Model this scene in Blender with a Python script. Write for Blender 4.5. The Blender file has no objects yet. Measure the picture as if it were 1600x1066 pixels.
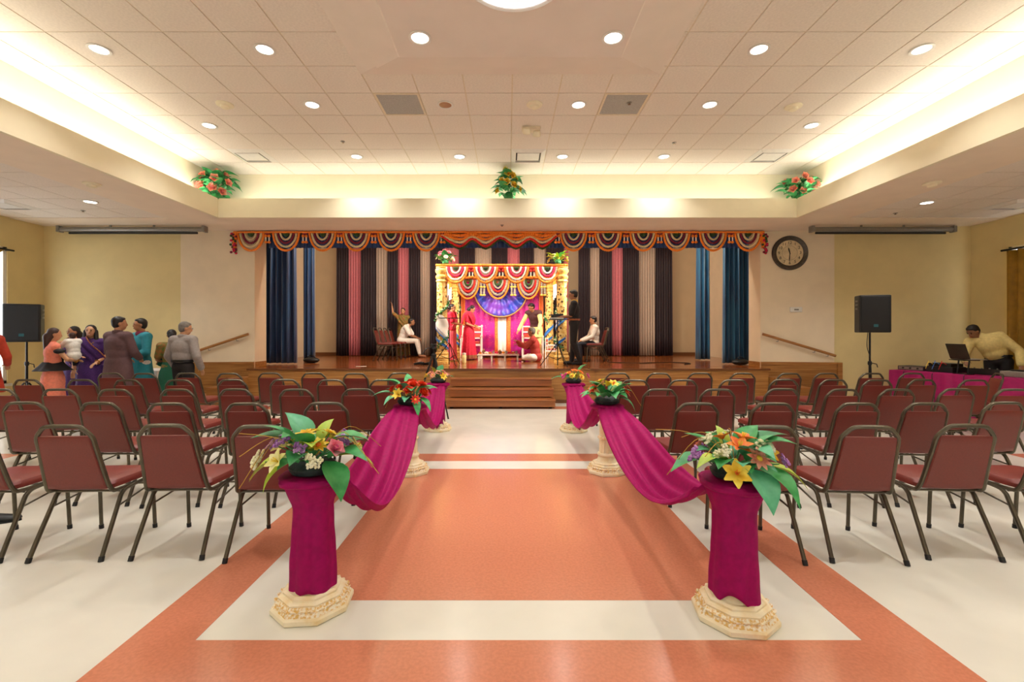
import bpy, math, random
from mathutils import Vector, Matrix, Euler

PI = math.pi
R = math.radians
scene = bpy.context.scene
COL = scene.collection

# ------------------------------------------------------------------ camera, world, lights, exposure
FPX, CXP, CYP, CAMZ = 715.0, 793.0, 520.0, 1.457      # focal length in pixels of a 1600 px wide frame
cam_data = bpy.data.cameras.new('camera')
cam = bpy.data.objects.new('camera', cam_data)
COL.objects.link(cam)
cam.location = (0, 0, CAMZ)
cam.rotation_euler = (PI / 2, 0, 0)
cam_data.sensor_fit = 'HORIZONTAL'
cam_data.sensor_width = 36.0
cam_data.lens = 36.0 * FPX / 1600
cam_data.shift_x = (800 - CXP) / 1600
cam_data.shift_y = -(533 - CYP) / 1600
cam_data.clip_start = 0.05
scene.camera = cam

world = bpy.data.worlds.new('daylight'); scene.world = world
world.use_nodes = True
wb = world.node_tree.nodes['Background']
wb.inputs[0].default_value = (0.90, 0.95, 1.0, 1); wb.inputs[1].default_value = 5.0
scene.view_settings.view_transform = 'Standard'
scene.view_settings.look = 'None'
scene.view_settings.gamma = 1
scene.view_settings.use_curve_mapping = False
scene.view_settings.exposure = 0.0
try:
    scene.cycles.use_denoising = True
    scene.cycles.max_bounces = 8
    scene.cycles.transparent_max_bounces = 12
except Exception:
    pass

def add_light(name, kind, loc, energy, color=(1, 1, 1), size=None, size_y=None, aim=None, shape='RECTANGLE', spot=None, blend=0.5, spread=None, radius=None):
    d = bpy.data.lights.new(name, kind); d.energy = energy; d.color = color
    if kind == 'AREA':
        d.shape = shape; d.size = size
        if size_y: d.size_y = size_y
        if spread: d.spread = spread
    if kind == 'SPOT':
        d.spot_size = spot; d.spot_blend = blend; d.shadow_soft_size = radius or 0.05
    if kind == 'POINT': d.shadow_soft_size = radius or 0.05
    o = bpy.data.objects.new(name, d); COL.objects.link(o); o.location = loc
    if aim is not None:
        o.rotation_euler = (Vector(aim) - Vector(loc)).to_track_quat('-Z', 'Y').to_euler()
    return o

WARM = (1.0, 0.965, 0.92)
COVE = (1.0, 0.985, 0.90)
# cove tubes lying in the trough behind the fascia (fluorescent strips)
add_light('cove_tube_front', 'AREA', (0, 8.84, 3.95), 34, COVE, 10.6, 0.12, aim=(0, 9.0, 6))
cw = add_light('cove_tube_west', 'AREA', (-5.64, 2.2, 3.95), 95, COVE, 12.6, 0.12)
ce = add_light('cove_tube_east', 'AREA', (5.64, 2.2, 3.95), 95, COVE, 12.6, 0.12)
cw.rotation_euler = ce.rotation_euler = (R(180), 0, R(90))
# daylight enters through the two side windows and glazed doors added for their light behind the photographer; portals guide the sky light
ADDED_DOORX = (-4.5, -1.5, 1.5, 4.5)
def portal(loc, w, h, aim):
    l = add_light('daylight_portal', 'AREA', loc, 1.0, (1, 1, 1), w, h, aim=aim); l.data.cycles.is_portal = True
for dx_ in ADDED_DOORX: portal((dx_, -4.62, 1.32), 1.3, 2.5, (dx_, 5, 1.32))
portal((-9.44, 7.46, 1.785), 2.3, 2.55, (0, 7.46, 1.785)); portal((9.44, 7.46, 1.785), 2.3, 2.55, (0, 7.46, 1.785))
# stage lamps behind the valance
add_light('stage_batten', 'AREA', (0, 10.55, 3.95), 330, (1.0, 0.86, 0.70), 9.0, 0.2, aim=(0, 14.2, 1.8))
add_light('stage_spot', 'SPOT', (-3.2, 10.5, 3.6), 780, (1.0, 0.90, 0.76), spot=R(52), aim=(-0.2, 12.4, 1.5), radius=0.12)
add_light('stage_spot', 'SPOT', (3.0, 10.5, 3.6), 780, (1.0, 0.90, 0.76), spot=R(52), aim=(-0.1, 12.4, 1.5), radius=0.12)

# ------------------------------------------------------------------ helpers
def P(px, py, Y):
    return Vector(((px - CXP) / FPX * Y, Y, CAMZ - (py - CYP) / FPX * Y))

def lin(c):
    if isinstance(c, str):
        c = c.lstrip('#'); c = [int(c[i:i + 2], 16) / 255 for i in (0, 2, 4)]
    return tuple((x / 12.92 if x <= 0.04045 else ((x + 0.055) / 1.055) ** 2.4) for x in c)

MATS = {}
def mat(name, col, rough=0.6, var=0.08, scale=9.0, bump=0.0, bscale=60.0, metal=0.0, emit=0.0, col2=None, spec=0.5, coat=0.0, sheen=0.0, trans=0.0, alpha=1.0, stretch=(1, 1, 1), detail=3.0, kind='noise', contrast=(0.35, 0.65)):
    if name in MATS: return MATS[name]
    m = bpy.data.materials.new(name); m.use_nodes = True
    nt = m.node_tree; N = nt.nodes; L = nt.links
    b = N['Principled BSDF']; out = N['Material Output']
    c = lin(col)
    a = tuple(x * (1 - var) for x in c); d = tuple(min(1, x * (1 + var)) for x in c)
    if col2: a, d = c, lin(col2)
    tc = N.new('ShaderNodeTexCoord'); mp = N.new('ShaderNodeMapping'); mp.inputs['Scale'].default_value = stretch
    L.new(tc.outputs['Object'], mp.inputs['Vector'])
    if kind == 'wave':
        t = N.new('ShaderNodeTexWave'); t.inputs['Scale'].default_value = scale; t.inputs['Distortion'].default_value = 6.0
        t.inputs['Detail'].default_value = detail; t.inputs['Detail Scale'].default_value = 1.5; fac = t.outputs['Fac']
    elif kind == 'voronoi':
        t = N.new('ShaderNodeTexVoronoi'); t.inputs['Scale'].default_value = scale; fac = t.outputs['Distance']
    else:
        t = N.new('ShaderNodeTexNoise'); t.inputs['Scale'].default_value = scale; t.inputs['Detail'].default_value = detail; fac = t.outputs['Fac']
    L.new(mp.outputs['Vector'], t.inputs['Vector'])
    rp = N.new('ShaderNodeValToRGB'); rp.color_ramp.elements[0].position = contrast[0]; rp.color_ramp.elements[1].position = contrast[1]
    rp.color_ramp.elements[0].color = (*a, 1); rp.color_ramp.elements[1].color = (*d, 1)
    L.new(fac, rp.inputs['Fac']); L.new(rp.outputs['Color'], b.inputs['Base Color'])
    b.inputs['Roughness'].default_value = rough; b.inputs['Metallic'].default_value = metal
    b.inputs['Specular IOR Level'].default_value = spec
    if coat: b.inputs['Coat Weight'].default_value = coat; b.inputs['Coat Roughness'].default_value = 0.12
    if sheen: b.inputs['Sheen Weight'].default_value = sheen
    if emit:
        L.new(rp.outputs['Color'], b.inputs['Emission Color']); b.inputs['Emission Strength'].default_value = emit
    if bump:
        n2 = N.new('ShaderNodeTexNoise'); n2.inputs['Scale'].default_value = bscale; n2.inputs['Detail'].default_value = 2
        L.new(mp.outputs['Vector'], n2.inputs['Vector'])
        bp = N.new('ShaderNodeBump'); bp.inputs['Strength'].default_value = bump; bp.inputs['Distance'].default_value = 0.01
        L.new(n2.outputs['Fac'], bp.inputs['Height']); L.new(bp.outputs['Normal'], b.inputs['Normal'])
    last = b.outputs['BSDF']
    if trans:                      # thin cloth: part of the light comes through
        tr = N.new('ShaderNodeBsdfTranslucent'); L.new(rp.outputs['Color'], tr.inputs['Color'])
        mx = N.new('ShaderNodeMixShader'); mx.inputs[0].default_value = trans
        L.new(last, mx.inputs[1]); L.new(tr.outputs[0], mx.inputs[2]); last = mx.outputs[0]
    if alpha < 1:
        tp = N.new('ShaderNodeBsdfTransparent'); mx = N.new('ShaderNodeMixShader'); mx.inputs[0].default_value = alpha
        L.new(tp.outputs[0], mx.inputs[1]); L.new(last, mx.inputs[2]); last = mx.outputs[0]
    L.new(last, out.inputs['Surface'])
    MATS[name] = m
    return m

class MB:
    """collects shapes; build() links them as ONE mesh object"""
    def __init__(s): s.v = []; s.f = []; s.mi = []
    def add(s, vs, fs, mi=0):
        o = len(s.v); s.v += [tuple(v) for v in vs]
        for f in fs: s.f.append([o + i for i in f]); s.mi.append(mi)
        return s
    def box(s, x0, x1, y0, y1, z0, z1, mi=0, M=None):
        vs = [Vector((x, y, z)) for x in (x0, x1) for y in (y0, y1) for z in (z0, z1)]
        if M is not None: vs = [M @ v for v in vs]
        return s.add(vs, [(0, 1, 3, 2), (4, 6, 7, 5), (0, 4, 5, 1), (2, 3, 7, 6), (0, 2, 6, 4), (1, 5, 7, 3)], mi)
    def loft(s, rings, mi=0, cap=True, close=True):
        n = len(rings[0]); vs = [v for r in rings for v in r]; fs = []
        for i in range(len(rings) - 1):
            for j in range(n if close else n - 1):
                k = (j + 1) % n
                fs.append((i * n + j, i * n + k, (i + 1) * n + k, (i + 1) * n + j))
        if cap and close:
            fs.append(tuple(range(n - 1, -1, -1))); o = (len(rings) - 1) * n; fs.append(tuple(range(o, o + n)))
        return s.add(vs, fs, mi)
    def tube(s, path, r, n=8, mi=0, cap=True, flat=None, wob=0.0, rnd=None):
        path = [Vector(p) for p in path]; m = len(path)
        rs = r if isinstance(r, (list, tuple)) else [r] * m
        T = []
        for i in range(m):
            a = path[max(i - 1, 0)]; b = path[min(i + 1, m - 1)]; t = b - a
            T.append(t.normalized() if t.length > 1e-9 else Vector((0, 0, 1)))
        up = Vector((0, 0, 1)) if abs(T[0].z) < 0.9 else Vector((0, 1, 0))
        u = (up - T[0] * up.dot(T[0])).normalized(); rings = []
        for i in range(m):
            u = (u - T[i] * u.dot(T[i])); u = u.normalized() if u.length > 1e-6 else T[i].orthogonal().normalized()
            w = T[i].cross(u); ring = []
            for j in range(n):
                a = 2 * PI * j / n; rr = rs[i] * (1 + (rnd.uniform(-wob, wob) if rnd else 0))
                ring.append(path[i] + u * math.cos(a) * rr + w * math.sin(a) * rr * (flat or 1))
            rings.append(ring)
        return s.loft(rings, mi, cap)
    def lathe(s, prof, n=24, c=(0, 0, 0), mi=0, fn=None, M=None, phase=0, cap=True):
        rings = []
        for (r, z) in prof:
            ring = []
            for j in range(n):
                a = 2 * PI * (j + phase) / n; rr = r * (fn(a, z) if fn else 1)
                v = Vector((c[0] + rr * math.cos(a), c[1] + rr * math.sin(a), c[2] + z))
                ring.append(M @ v if M is not None else v)
            rings.append(ring)
        return s.loft(rings, mi, cap)
    def ell(s, c, rad, Q=None, n=12, mi=0):
        c = Vector(c); k = max(6, n // 2 + 2); rings = []
        for i in range(k):
            ph = -PI / 2 + PI * (i + 0.02) / (k - 1 + 0.04)
            ring = []
            for j in range(n):
                a = 2 * PI * j / n
                v = Vector((rad[0] * math.cos(ph) * math.cos(a), rad[1] * math.cos(ph) * math.sin(a), rad[2] * math.sin(ph)))
                ring.append(c + (Q @ v if Q is not None else v))
            rings.append(ring)
        return s.loft(rings, mi)
    def rcone(s, a, b, ra, rb, n=10, mi=0):
        a = Vector(a); b = Vector(b); d = b - a
        t = d.normalized() if d.length > 1e-6 else Vector((0, 0, 1))
        pts = []; rs = []
        for q in (-1, -0.75, -0.4): pts.append(a + t * ra * q); rs.append(max(ra * math.sqrt(max(0, 1 - q * q)), ra * 0.08))
        pts.append(a); rs.append(ra); pts.append(b); rs.append(rb)
        for q in (0.4, 0.75, 1): pts.append(b + t * rb * q); rs.append(max(rb * math.sqrt(max(0, 1 - q * q)), rb * 0.08))
        return s.tube(pts, rs, n, mi)
    def grid(s, fn, nu, nv, mi=0):
        vs = [fn(i / nu, j / nv) for i in range(nu + 1) for j in range(nv + 1)]
        fs = [(i * (nv + 1) + j, (i + 1) * (nv + 1) + j, (i + 1) * (nv + 1) + j + 1, i * (nv + 1) + j + 1) for i in range(nu) for j in range(nv)]
        return s.add(vs, fs, mi)
    def mesh(s, name, mats, smooth=True):
        me = bpy.data.meshes.new(name); me.from_pydata(s.v, [], s.f)
        for m in (mats if isinstance(mats, (list, tuple)) else [mats]): me.materials.append(m)
        me.polygons.foreach_set('material_index', s.mi)
        if smooth: me.polygons.foreach_set('use_smooth', [True] * len(s.f))
        me.update(); return me
    def build(s, name, mats, parent=None, smooth=True, bevel=0, solid=0, loc=None, rot=None, scl=None, seg=2, autosm=True):
        return link(name, s.mesh(name, mats, smooth), parent, bevel, solid, loc, rot, scl, seg, smooth and autosm)

def link(name, me, parent=None, bevel=0, solid=0, loc=None, rot=None, scl=None, seg=2, autosm=True):
    o = bpy.data.objects.new(name, me); COL.objects.link(o)
    if parent: o.parent = parent
    if loc is not None: o.location = loc
    if rot is not None: o.rotation_euler = rot
    if scl is not None: o.scale = scl if isinstance(scl, (tuple, list)) else (scl, scl, scl)
    if solid:
        m = o.modifiers.new('thickness', 'SOLIDIFY'); m.thickness = solid; m.offset = 0
    if bevel:
        m = o.modifiers.new('rounding', 'BEVEL'); m.width = bevel; m.segments = seg; m.limit_method = 'ANGLE'; m.angle_limit = R(40)
    if autosm:
        try: me.set_sharp_from_angle(angle=R(38))
        except Exception: pass
    return o

def tag(o, label=None, cat=None, group=None, kind=None):
    if label: o['label'] = label
    if cat: o['category'] = cat
    if group: o['group'] = group
    if kind: o['kind'] = kind
    return o

def thing(name, label, cat, loc=(0, 0, 0), rz=0, group=None, scl=None):
    o = bpy.data.objects.new(name, None); COL.objects.link(o); o.location = loc; o.rotation_euler = (0, 0, rz)
    o.empty_display_size = 0.1
    if scl: o.scale = (scl, scl, scl)
    return tag(o, label, cat, group)

def struct(o, label=None):
    o['kind'] = 'structure'
    if label: o['label'] = label
    return o

def copy_tree(o, parent=None):
    c = o.copy(); COL.objects.link(c); c.parent = parent
    for ch in list(o.children):
        copy_tree(ch, c)
    return c

ORD = ['first', 'second', 'third', 'fourth', 'fifth', 'sixth', 'seventh', 'eighth', 'ninth', 'tenth', 'eleventh', 'twelfth', 'thirteenth', 'fourteenth', 'fifteenth', 'sixteenth', 'seventeenth', 'eighteenth', 'nineteenth', 'twentieth']

def arc(c, r, a0, a1, ax, ay, n=6):
    """points of an arc about c in the plane of the vectors ax, ay"""
    c = Vector(c); ax = Vector(ax); ay = Vector(ay)
    return [c + ax * r * math.cos(a0 + (a1 - a0) * i / n) + ay * r * math.sin(a0 + (a1 - a0) * i / n) for i in range(n + 1)]

def smooth_path(pts, n=4):
    pts = [Vector(p) for p in pts]; out = []
    for i in range(len(pts) - 1):
        p0 = pts[max(i - 1, 0)]; p1 = pts[i]; p2 = pts[i + 1]; p3 = pts[min(i + 2, len(pts) - 1)]
        for k in range(n):
            t = k / n
            out.append(0.5 * ((2 * p1) + (p2 - p0) * t + (2 * p0 - 5 * p1 + 4 * p2 - p3) * t * t + (3 * p1 - p0 - 3 * p2 + p3) * t ** 3))
    out.append(pts[-1]); return out

# ------------------------------------------------------------------ materials
m_wall = mat('cream_paint', '#ecdabb', 0.75, 0.03, 3, bump=0.05, bscale=180)
m_wall2 = mat('khaki_wall', '#dfcb92', 0.75, 0.03, 3, bump=0.05, bscale=180)
m_soffit = mat('warm_white_gypsum', '#f0e0ca', 0.8, 0.02, 3)
m_cove = mat('ivory_paint', '#f0e6c8', 0.8, 0.02, 3)
m_tile = mat('mineral_ceiling_tile', '#ebe1d3', 0.85, 0.04, 40, bump=0.25, bscale=260)
m_tbar = mat('beige_ceiling_grid', '#e2d3b6', 0.5, 0.04, 20)
m_floorw = mat('white_vinyl_floor', '#dcd8ca', 0.18, 0.05, 2.2, detail=6, spec=0.5, contrast=(0.3, 0.7))
m_coral = mat('coral_vinyl_floor', '#c77d5f', 0.18, 0.07, 60, detail=4, spec=0.5)
m_oak = mat('honey_oak', '#8f5a2a', 0.35, 0, 2.2, col2='#b98245', stretch=(1.0, 6, 18), detail=5, contrast=(0.3, 0.7))
m_oakfront = mat('golden_oak_panel', '#8a5826', 0.4, 0, 2.0, col2='#b98648', stretch=(0.7, 4, 20), detail=6, contrast=(0.3, 0.7))
m_stepwood = mat('red_oak_step', '#8c4f26', 0.35, 0, 2.0, col2='#ab6a38', stretch=(0.7, 4, 20), detail=6, contrast=(0.3, 0.7))
m_stagefloor = mat('polished_stage_floor', '#83451f', 0.16, 0, 2.0, col2='#9c5a2b', stretch=(0.5, 12, 1), detail=4, contrast=(0.3, 0.7))
m_oakdark = mat('dark_oak_edge', '#6b3f1c', 0.4, 0.15, 20, stretch=(1, 8, 8))
m_maroon = mat('maroon_vinyl', '#70261e', 0.42, 0.10, 150, bump=0.12, bscale=400)
m_chairmetal = mat('bronze_grey_tube', '#5d5648', 0.35, 0.08, 30, metal=0.75)
m_rubber = mat('black_rubber', '#1c1b1a', 0.7, 0.1, 40)
m_black = mat('black_plastic', '#141414', 0.45, 0.15, 50, bump=0.1, bscale=300)
m_blackmetal = mat('black_metal', '#101010', 0.35, 0.1, 50, metal=0.3)
m_white = mat('white_plastic', '#e8e4da', 0.45, 0.03, 20)
m_grey = mat('grey_metal', '#8f8a80', 0.4, 0.06, 30, metal=0.5)
m_magenta = mat('magenta_sheer', '#ad0062', 0.6, 0.10, 30, trans=0.25, alpha=0.95, spec=.25, bump=0.1, bscale=500)
m_magenta2 = mat('magenta_cloth', '#a8095f', 0.6, 0.08, 20, trans=0.1)
m_plaster = mat('cream_plaster', '#f0e2c0', 0.55, 0, 14, col2='#e6c88a', contrast=(0.45, 0.8), bump=0.15, bscale=90)
m_gilt = mat('gilt_relief', '#e0b45e', 0.5, 0, 70, col2='#f6edd6', contrast=(0.4, 0.6), bump=0.5, bscale=70)
m_dish = mat('dark_green_foam_dish', '#1d2b29', 0.6, 0.2, 60, bump=0.4, bscale=90)
m_leaf = [mat('leaf_green_a', '#2f8f4a', 0.45, 0, 18, col2='#57b56a'), mat('leaf_green_b', '#1f6b35', 0.45, 0, 18, col2='#3d9450'),
          mat('leaf_green_c', '#7cb33c', 0.45, 0, 12, col2='#b9c93f'), mat('leaf_green_d', '#3f9d6e', 0.45, 0, 14, col2='#6fc294')]
FCOL = {'orange': ('#f2620c', '#ff9a3a'), 'yellow': ('#eebf10', '#f8e25a'), 'red': ('#d2260c', '#f0502a'), 'pink': ('#f06a86', '#f7b3bd'), 'violet': ('#9a4fae', '#d3a2dc'),
        'peach': ('#f0876a', '#f8b8a0'), 'cream': ('#e9e3b0', '#f7f3da'), 'magenta': ('#d42a80', '#ee6aa8'), 'paleyellow': ('#e9e07a', '#f6f0b4')}
m_fl = {k: mat('petal_' + k, a, 0.5, 0, 25, col2=b, trans=0.15) for k, (a, b) in FCOL.items()}
m_stem = mat('straw_stem', '#b98f2c', 0.6, 0.15, 20)
m_lamp = mat('lit_lens', '#fff6ea', 0.4, 0.01, 5, emit=6.0)
m_unlit = mat('unlit_reflector', '#a08468', 0.25, 0.1, 10, metal=0.6)

# ------------------------------------------------------------------ the setting
ZC, ZS, ZL = 4.594, 3.623, 3.983          # upper ceiling, soffit, top of the fascia
RX, RY0 = 9.42, -4.6                       # side walls, rear wall
FX, FY, VX, VY = 5.44, 8.6, 5.83, 9.08     # fascia and cove wall
STZ, SY0, SY1 = 0.715, 9.47, 15.0          # stage height, front edge, back wall

floor = struct(MB().box(-RX - .1, RX + .1, RY0, 9.95, -0.1, 0).build('floor', m_floorw, smooth=False), 'white vinyl floor with coral inlaid frames')
def inlay(x0, x1, y0, y1):
    MB().box(x0, x1, y0, y1, -0.01, 0.0015).build('coral_inlay', m_coral, floor, smooth=False)
def frame_inlay(cx, cy=3.69):
    hy = 1.20
    inlay(cx - 1.245, cx + 1.245, cy - hy, cy + hy)
    for s in (-1, 1):
        inlay(*sorted((cx + s * 1.578, cx + s * 1.9)), cy - hy - .64, cy + hy + .61)
    inlay(cx - 1.578, cx + 1.578, cy + hy + .30, cy + hy + .61)
    inlay(cx - 1.578, cx + 1.578, cy - hy - .64, cy - hy - .324)
frame_inlay(0.1)
for cx in (-7.72, 7.9): 
    inlay(max(cx - 1.9, -RX), min(cx + 1.9, RX), 5.19, 5.50)
    inlay(max(cx - 1.245, -RX), min(cx + 1.245, RX), 2.49, 4.89)
inlay(-RX, RX, 8.72, 9.03)

# upper ceiling: grid slab with separate tiles standing proud of it
ceiling = struct(MB().box(-VX - .2, VX + .2, RY0, VY + .2, ZC + .008, ZC + .12).build('ceiling', m_tbar, smooth=False), 'suspended ceiling of white mineral tiles')
TW = 0.61
full_tile = MB().box(-.297, .297, -.297, .297, 0, .012).mesh('ceiling_tile', m_tile, False)
XL = [0.06 + TW * k for k in range(-9, 10)]; XL = [-VX] + XL + [VX]
YL = [VY] + [8.43 - TW * k for k in range(0, 8)]          # rows that the frame can show
VENTS = {}
def cell(x, y):
    for i in range(len(XL) - 1):
        for j in range(len(YL) - 1):
            if XL[i] <= x < XL[i + 1] and YL[j + 1] <= y < YL[j]: return (i, j)
for nm, (x, y) in {'supply_a': (-4.51, 8.1), 'supply_b': (.36, 8.1), 'supply_c': (4.6, 8.1), 'return_a': (-1.46, 6.29), 'return_b': (1.58, 6.29)}.items():
    VENTS[cell(x, y)] = nm
VPOS = {}
for i in range(len(XL) - 1):
    for j in range(len(YL) - 1):
        x0, x1, y1, y0 = XL[i], XL[i + 1], YL[j], YL[j + 1]
        cx, cy = (x0 + x1) / 2, (y0 + y1) / 2
        if (i, j) in VENTS: VPOS[VENTS[(i, j)]] = (cx, cy); continue
        if abs(cx) < 1.55 and cy < 5.4: continue
        if abs(x1 - x0 - TW) < .01 and abs(y1 - y0 - TW) < .01:
            link('ceiling_tile', full_tile, ceiling, loc=(cx, cy, ZC), autosm=False)
        elif x1 - x0 > .03:
            MB().box(x0 + .008, x1 - .008, y0 + .008, y1 - .008, ZC, ZC + .012).build('ceiling_tile', m_tile, ceiling, smooth=False)
rest = MB(); yb = YL[-1]
while yb - TW > RY0:
    for i in range(len(XL) - 1):
        cx = (XL[i] + XL[i + 1]) / 2
        if abs(cx) < 1.55 and yb > 1.6: continue
        rest.box(XL[i] + .008, XL[i + 1] - .008, yb - TW + .008, yb - .008, ZC, ZC + .012)
    yb -= TW
r_ = rest.build('rear_ceiling_tiles', m_tile, ceiling, smooth=False); r_['kind'] = 'stuff'

# gypsum drop panel in the middle with bevelled steps
def rect(hx, y0, y1, z): return [Vector((-hx + .03, y0, z)), Vector((hx + .03, y0, z)), Vector((hx + .03, y1, z)), Vector((-hx + .03, y1, z))]
dp = MB().loft([rect(1.80, 1.5, 5.50, ZC + .01), rect(1.80, 1.5, 5.50, ZC - .03), rect(1.52, 1.78, 5.22, ZC - .09), rect(1.52, 1.78, 5.22, ZC - .12), rect(1.20, 2.1, 4.90, ZC - .185), rect(1.18, 2.12, 4.88, ZC - .20)])
dp.build('drop_panel', mat('pale_gypsum', '#e8dccf', 0.8, 0.02, 3), ceiling, smooth=False)

# cove walls, fascia and soffits
t1 = struct(MB().box(-VX - .1, VX + .1, VY, VY + .1, 3.9, ZC + .1).build('trim_1', m_cove, smooth=False), 'front cove wall washed by hidden tubes')
for k, s in ((2, -1), (3, 1)):
    struct(MB().box(*sorted((s * VX, s * (VX + .1))), RY0, VY, 3.9, ZC + .1).build('trim_%d' % k, m_cove, smooth=False), 'side cove wall washed by hidden tubes')
MBf = MB().box(-FX - .05, FX + .05, FY, FY + .06, ZS, ZL).box(-FX, FX, FY + .06, VY + .1, 3.82, 3.90)
struct(MBf.build('trim_4', m_cove, smooth=False), 'ivory fascia of the cove above the stage')
for k, s in ((5, -1), (6, 1)):
    b = MB().box(*sorted((s * FX, s * (FX + .06))), RY0, FY, ZS, ZL).box(*sorted((s * (FX + .06), s * (VX + .1))), RY0, VY + .1, 3.82, 3.90)
    struct(b.build('trim_%d' % k, m_cove, smooth=False), 'ivory fascia along the side cove')
struct(MB().box(-RX - .1, RX + .1, FY + .06, 10.1, ZS, ZS + .1).build('ceiling', m_soffit, smooth=False), 'low gypsum soffit in front of the stage')
for s in (-1, 1):
    struct(MB().box(*sorted((s * (FX + .06), s * 6.45)), RY0, FY + .06, ZS, ZS + .1).build('ceiling', m_soffit, smooth=False), 'low gypsum soffit along the side of the hall')
    c_ = struct(MB().box(*sorted((s * 6.45, s * (RX + .1))), RY0, FY + .06, ZS + .02, ZS + .12).build('ceiling', m_tbar, smooth=False), 'low tiled ceiling beside the wall')
    xs = [6.47 + TW * k for k in range(5)] + [RX]
    st = MB()
    for i in range(5):
        for j in range(22):
            y1 = 8.655 - TW * j; y0 = y1 - TW; x0, x1 = sorted((s * xs[i], s * xs[i + 1]))
            if y0 < RY0: continue
            if j < 6 and abs(x1 - x0 - TW) < .02:
                link('ceiling_tile', full_tile, c_, loc=((x0 + x1) / 2, (y0 + y1) / 2, ZS + .012), autosm=False)
            elif j < 6:
                MB().box(x0 + .008, x1 - .008, y0 + .008, y1 - .008, ZS + .012, ZS + .024).build('ceiling_tile', m_tile, c_, smooth=False)
            else: st.box(x0 + .008, x1 - .008, y0 + .008, y1 - .008, ZS + .012, ZS + .024)
    q = st.build('rear_ceiling_tiles', m_tile, c_, smooth=False); q['kind'] = 'stuff'

# side walls with a window opening near the stage end
WY0, WY1, WZ0, WZ1 = 6.3, 8.62, 0.5, 3.07
for s, nm in ((-1, 'wall_left'), (1, 'wall_right')):
    a, b_ = sorted((s * RX, s * (RX + .16)))
    w = MB().box(a, b_, RY0, WY0, 0, ZS + .05).box(a, b_, WY1, 9.6, 0, ZS + .05).box(a, b_, WY0, WY1, 0, WZ0).box(a, b_, WY0, WY1, WZ1, ZS + .05)
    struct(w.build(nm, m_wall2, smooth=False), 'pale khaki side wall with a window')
    n = 1 if s < 0 else 2
    wd = thing('window_%d' % n, 'tall window in the %s side wall' % ('left' if s < 0 else 'right'), None); wd['kind'] = 'structure'
    x0, x1 = sorted((s * (RX + .02), s * (RX + .08)))
    fr = MB()
    for (y0, y1, z0, z1) in ((WY0, WY0 + .06, WZ0, WZ1), (WY1 - .06, WY1, WZ0, WZ1), (WY0, WY1, WZ0, WZ0 + .06), (WY0, WY1, WZ1 - .06, WZ1), ((WY0 + WY1) / 2 - .03, (WY0 + WY1) / 2 + .03, WZ0, WZ1)):
        fr.box(x0, x1, y0, y1, z0, z1)
    fr.build('window_frame', m_white, wd, smooth=False)
    for q in range(2):
        y0 = WY0 + .06 + q * (WY1 - WY0) / 2; 
        MB().box(s * (RX + .045), s * (RX + .055), y0, y0 + (WY1 - WY0) / 2 - .1, WZ0 + .06, WZ1 - .06).build('pane', mat('window_glass', '#f2f6fa', 0.05, 0.01, 3, alpha=0.12), wd, smooth=False)
    MB().box(*sorted((s * (RX - .03), s * RX)), WY0 - .08, WY1 + .06, WZ0 - .05, WZ0).build('sill', m_white, wd, smooth=False)
wr = MB().box(-RX - .16, RX + .16, RY0 - .15, RY0, 2.58, ZC + .1); xe = -RX - .16
for k, x in enumerate(ADDED_DOORX):  # invented doorways, put in to let daylight into the hall from the rear
    wr.box(xe, x - .66, RY0 - .15, RY0, 0, 2.58); xe = x + .66
    d = thing('added_door_%d' % (k + 1), 'glazed doorway added in the rear wall for light, %s from left' % ('first', 'second', 'third', 'fourth')[k], None, (x, RY0 - .08, 0)); d['kind'] = 'structure'
    fb_ = MB()
    for (a, b, c, e) in ((-.66, -.58, 0, 2.58), (.58, .66, 0, 2.58), (-.58, .58, 2.48, 2.58), (-.58, .58, 0, .12)): fb_.box(a, b, -.03, .03, c, e)
    fb_.build('frame', m_grey, d, smooth=False)
    MB().box(-.58, .58, -.005, .005, .12, 2.48).build('pane', mat('window_glass', '#f2f6fa', 0.05, 0.01, 3, alpha=0.12), d, smooth=False)
    MB().tube([(.52, .03, .9), (.52, .08, .95), (.52, .08, 1.15), (.52, .03, 1.2)], .012, 6).build('handle', m_grey, d)
wr.box(xe, RX + .16, RY0 - .15, RY0, 0, 2.58)
struct(wr.build('wall_rear', m_wall, smooth=False), 'cream rear wall of the hall')

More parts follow.
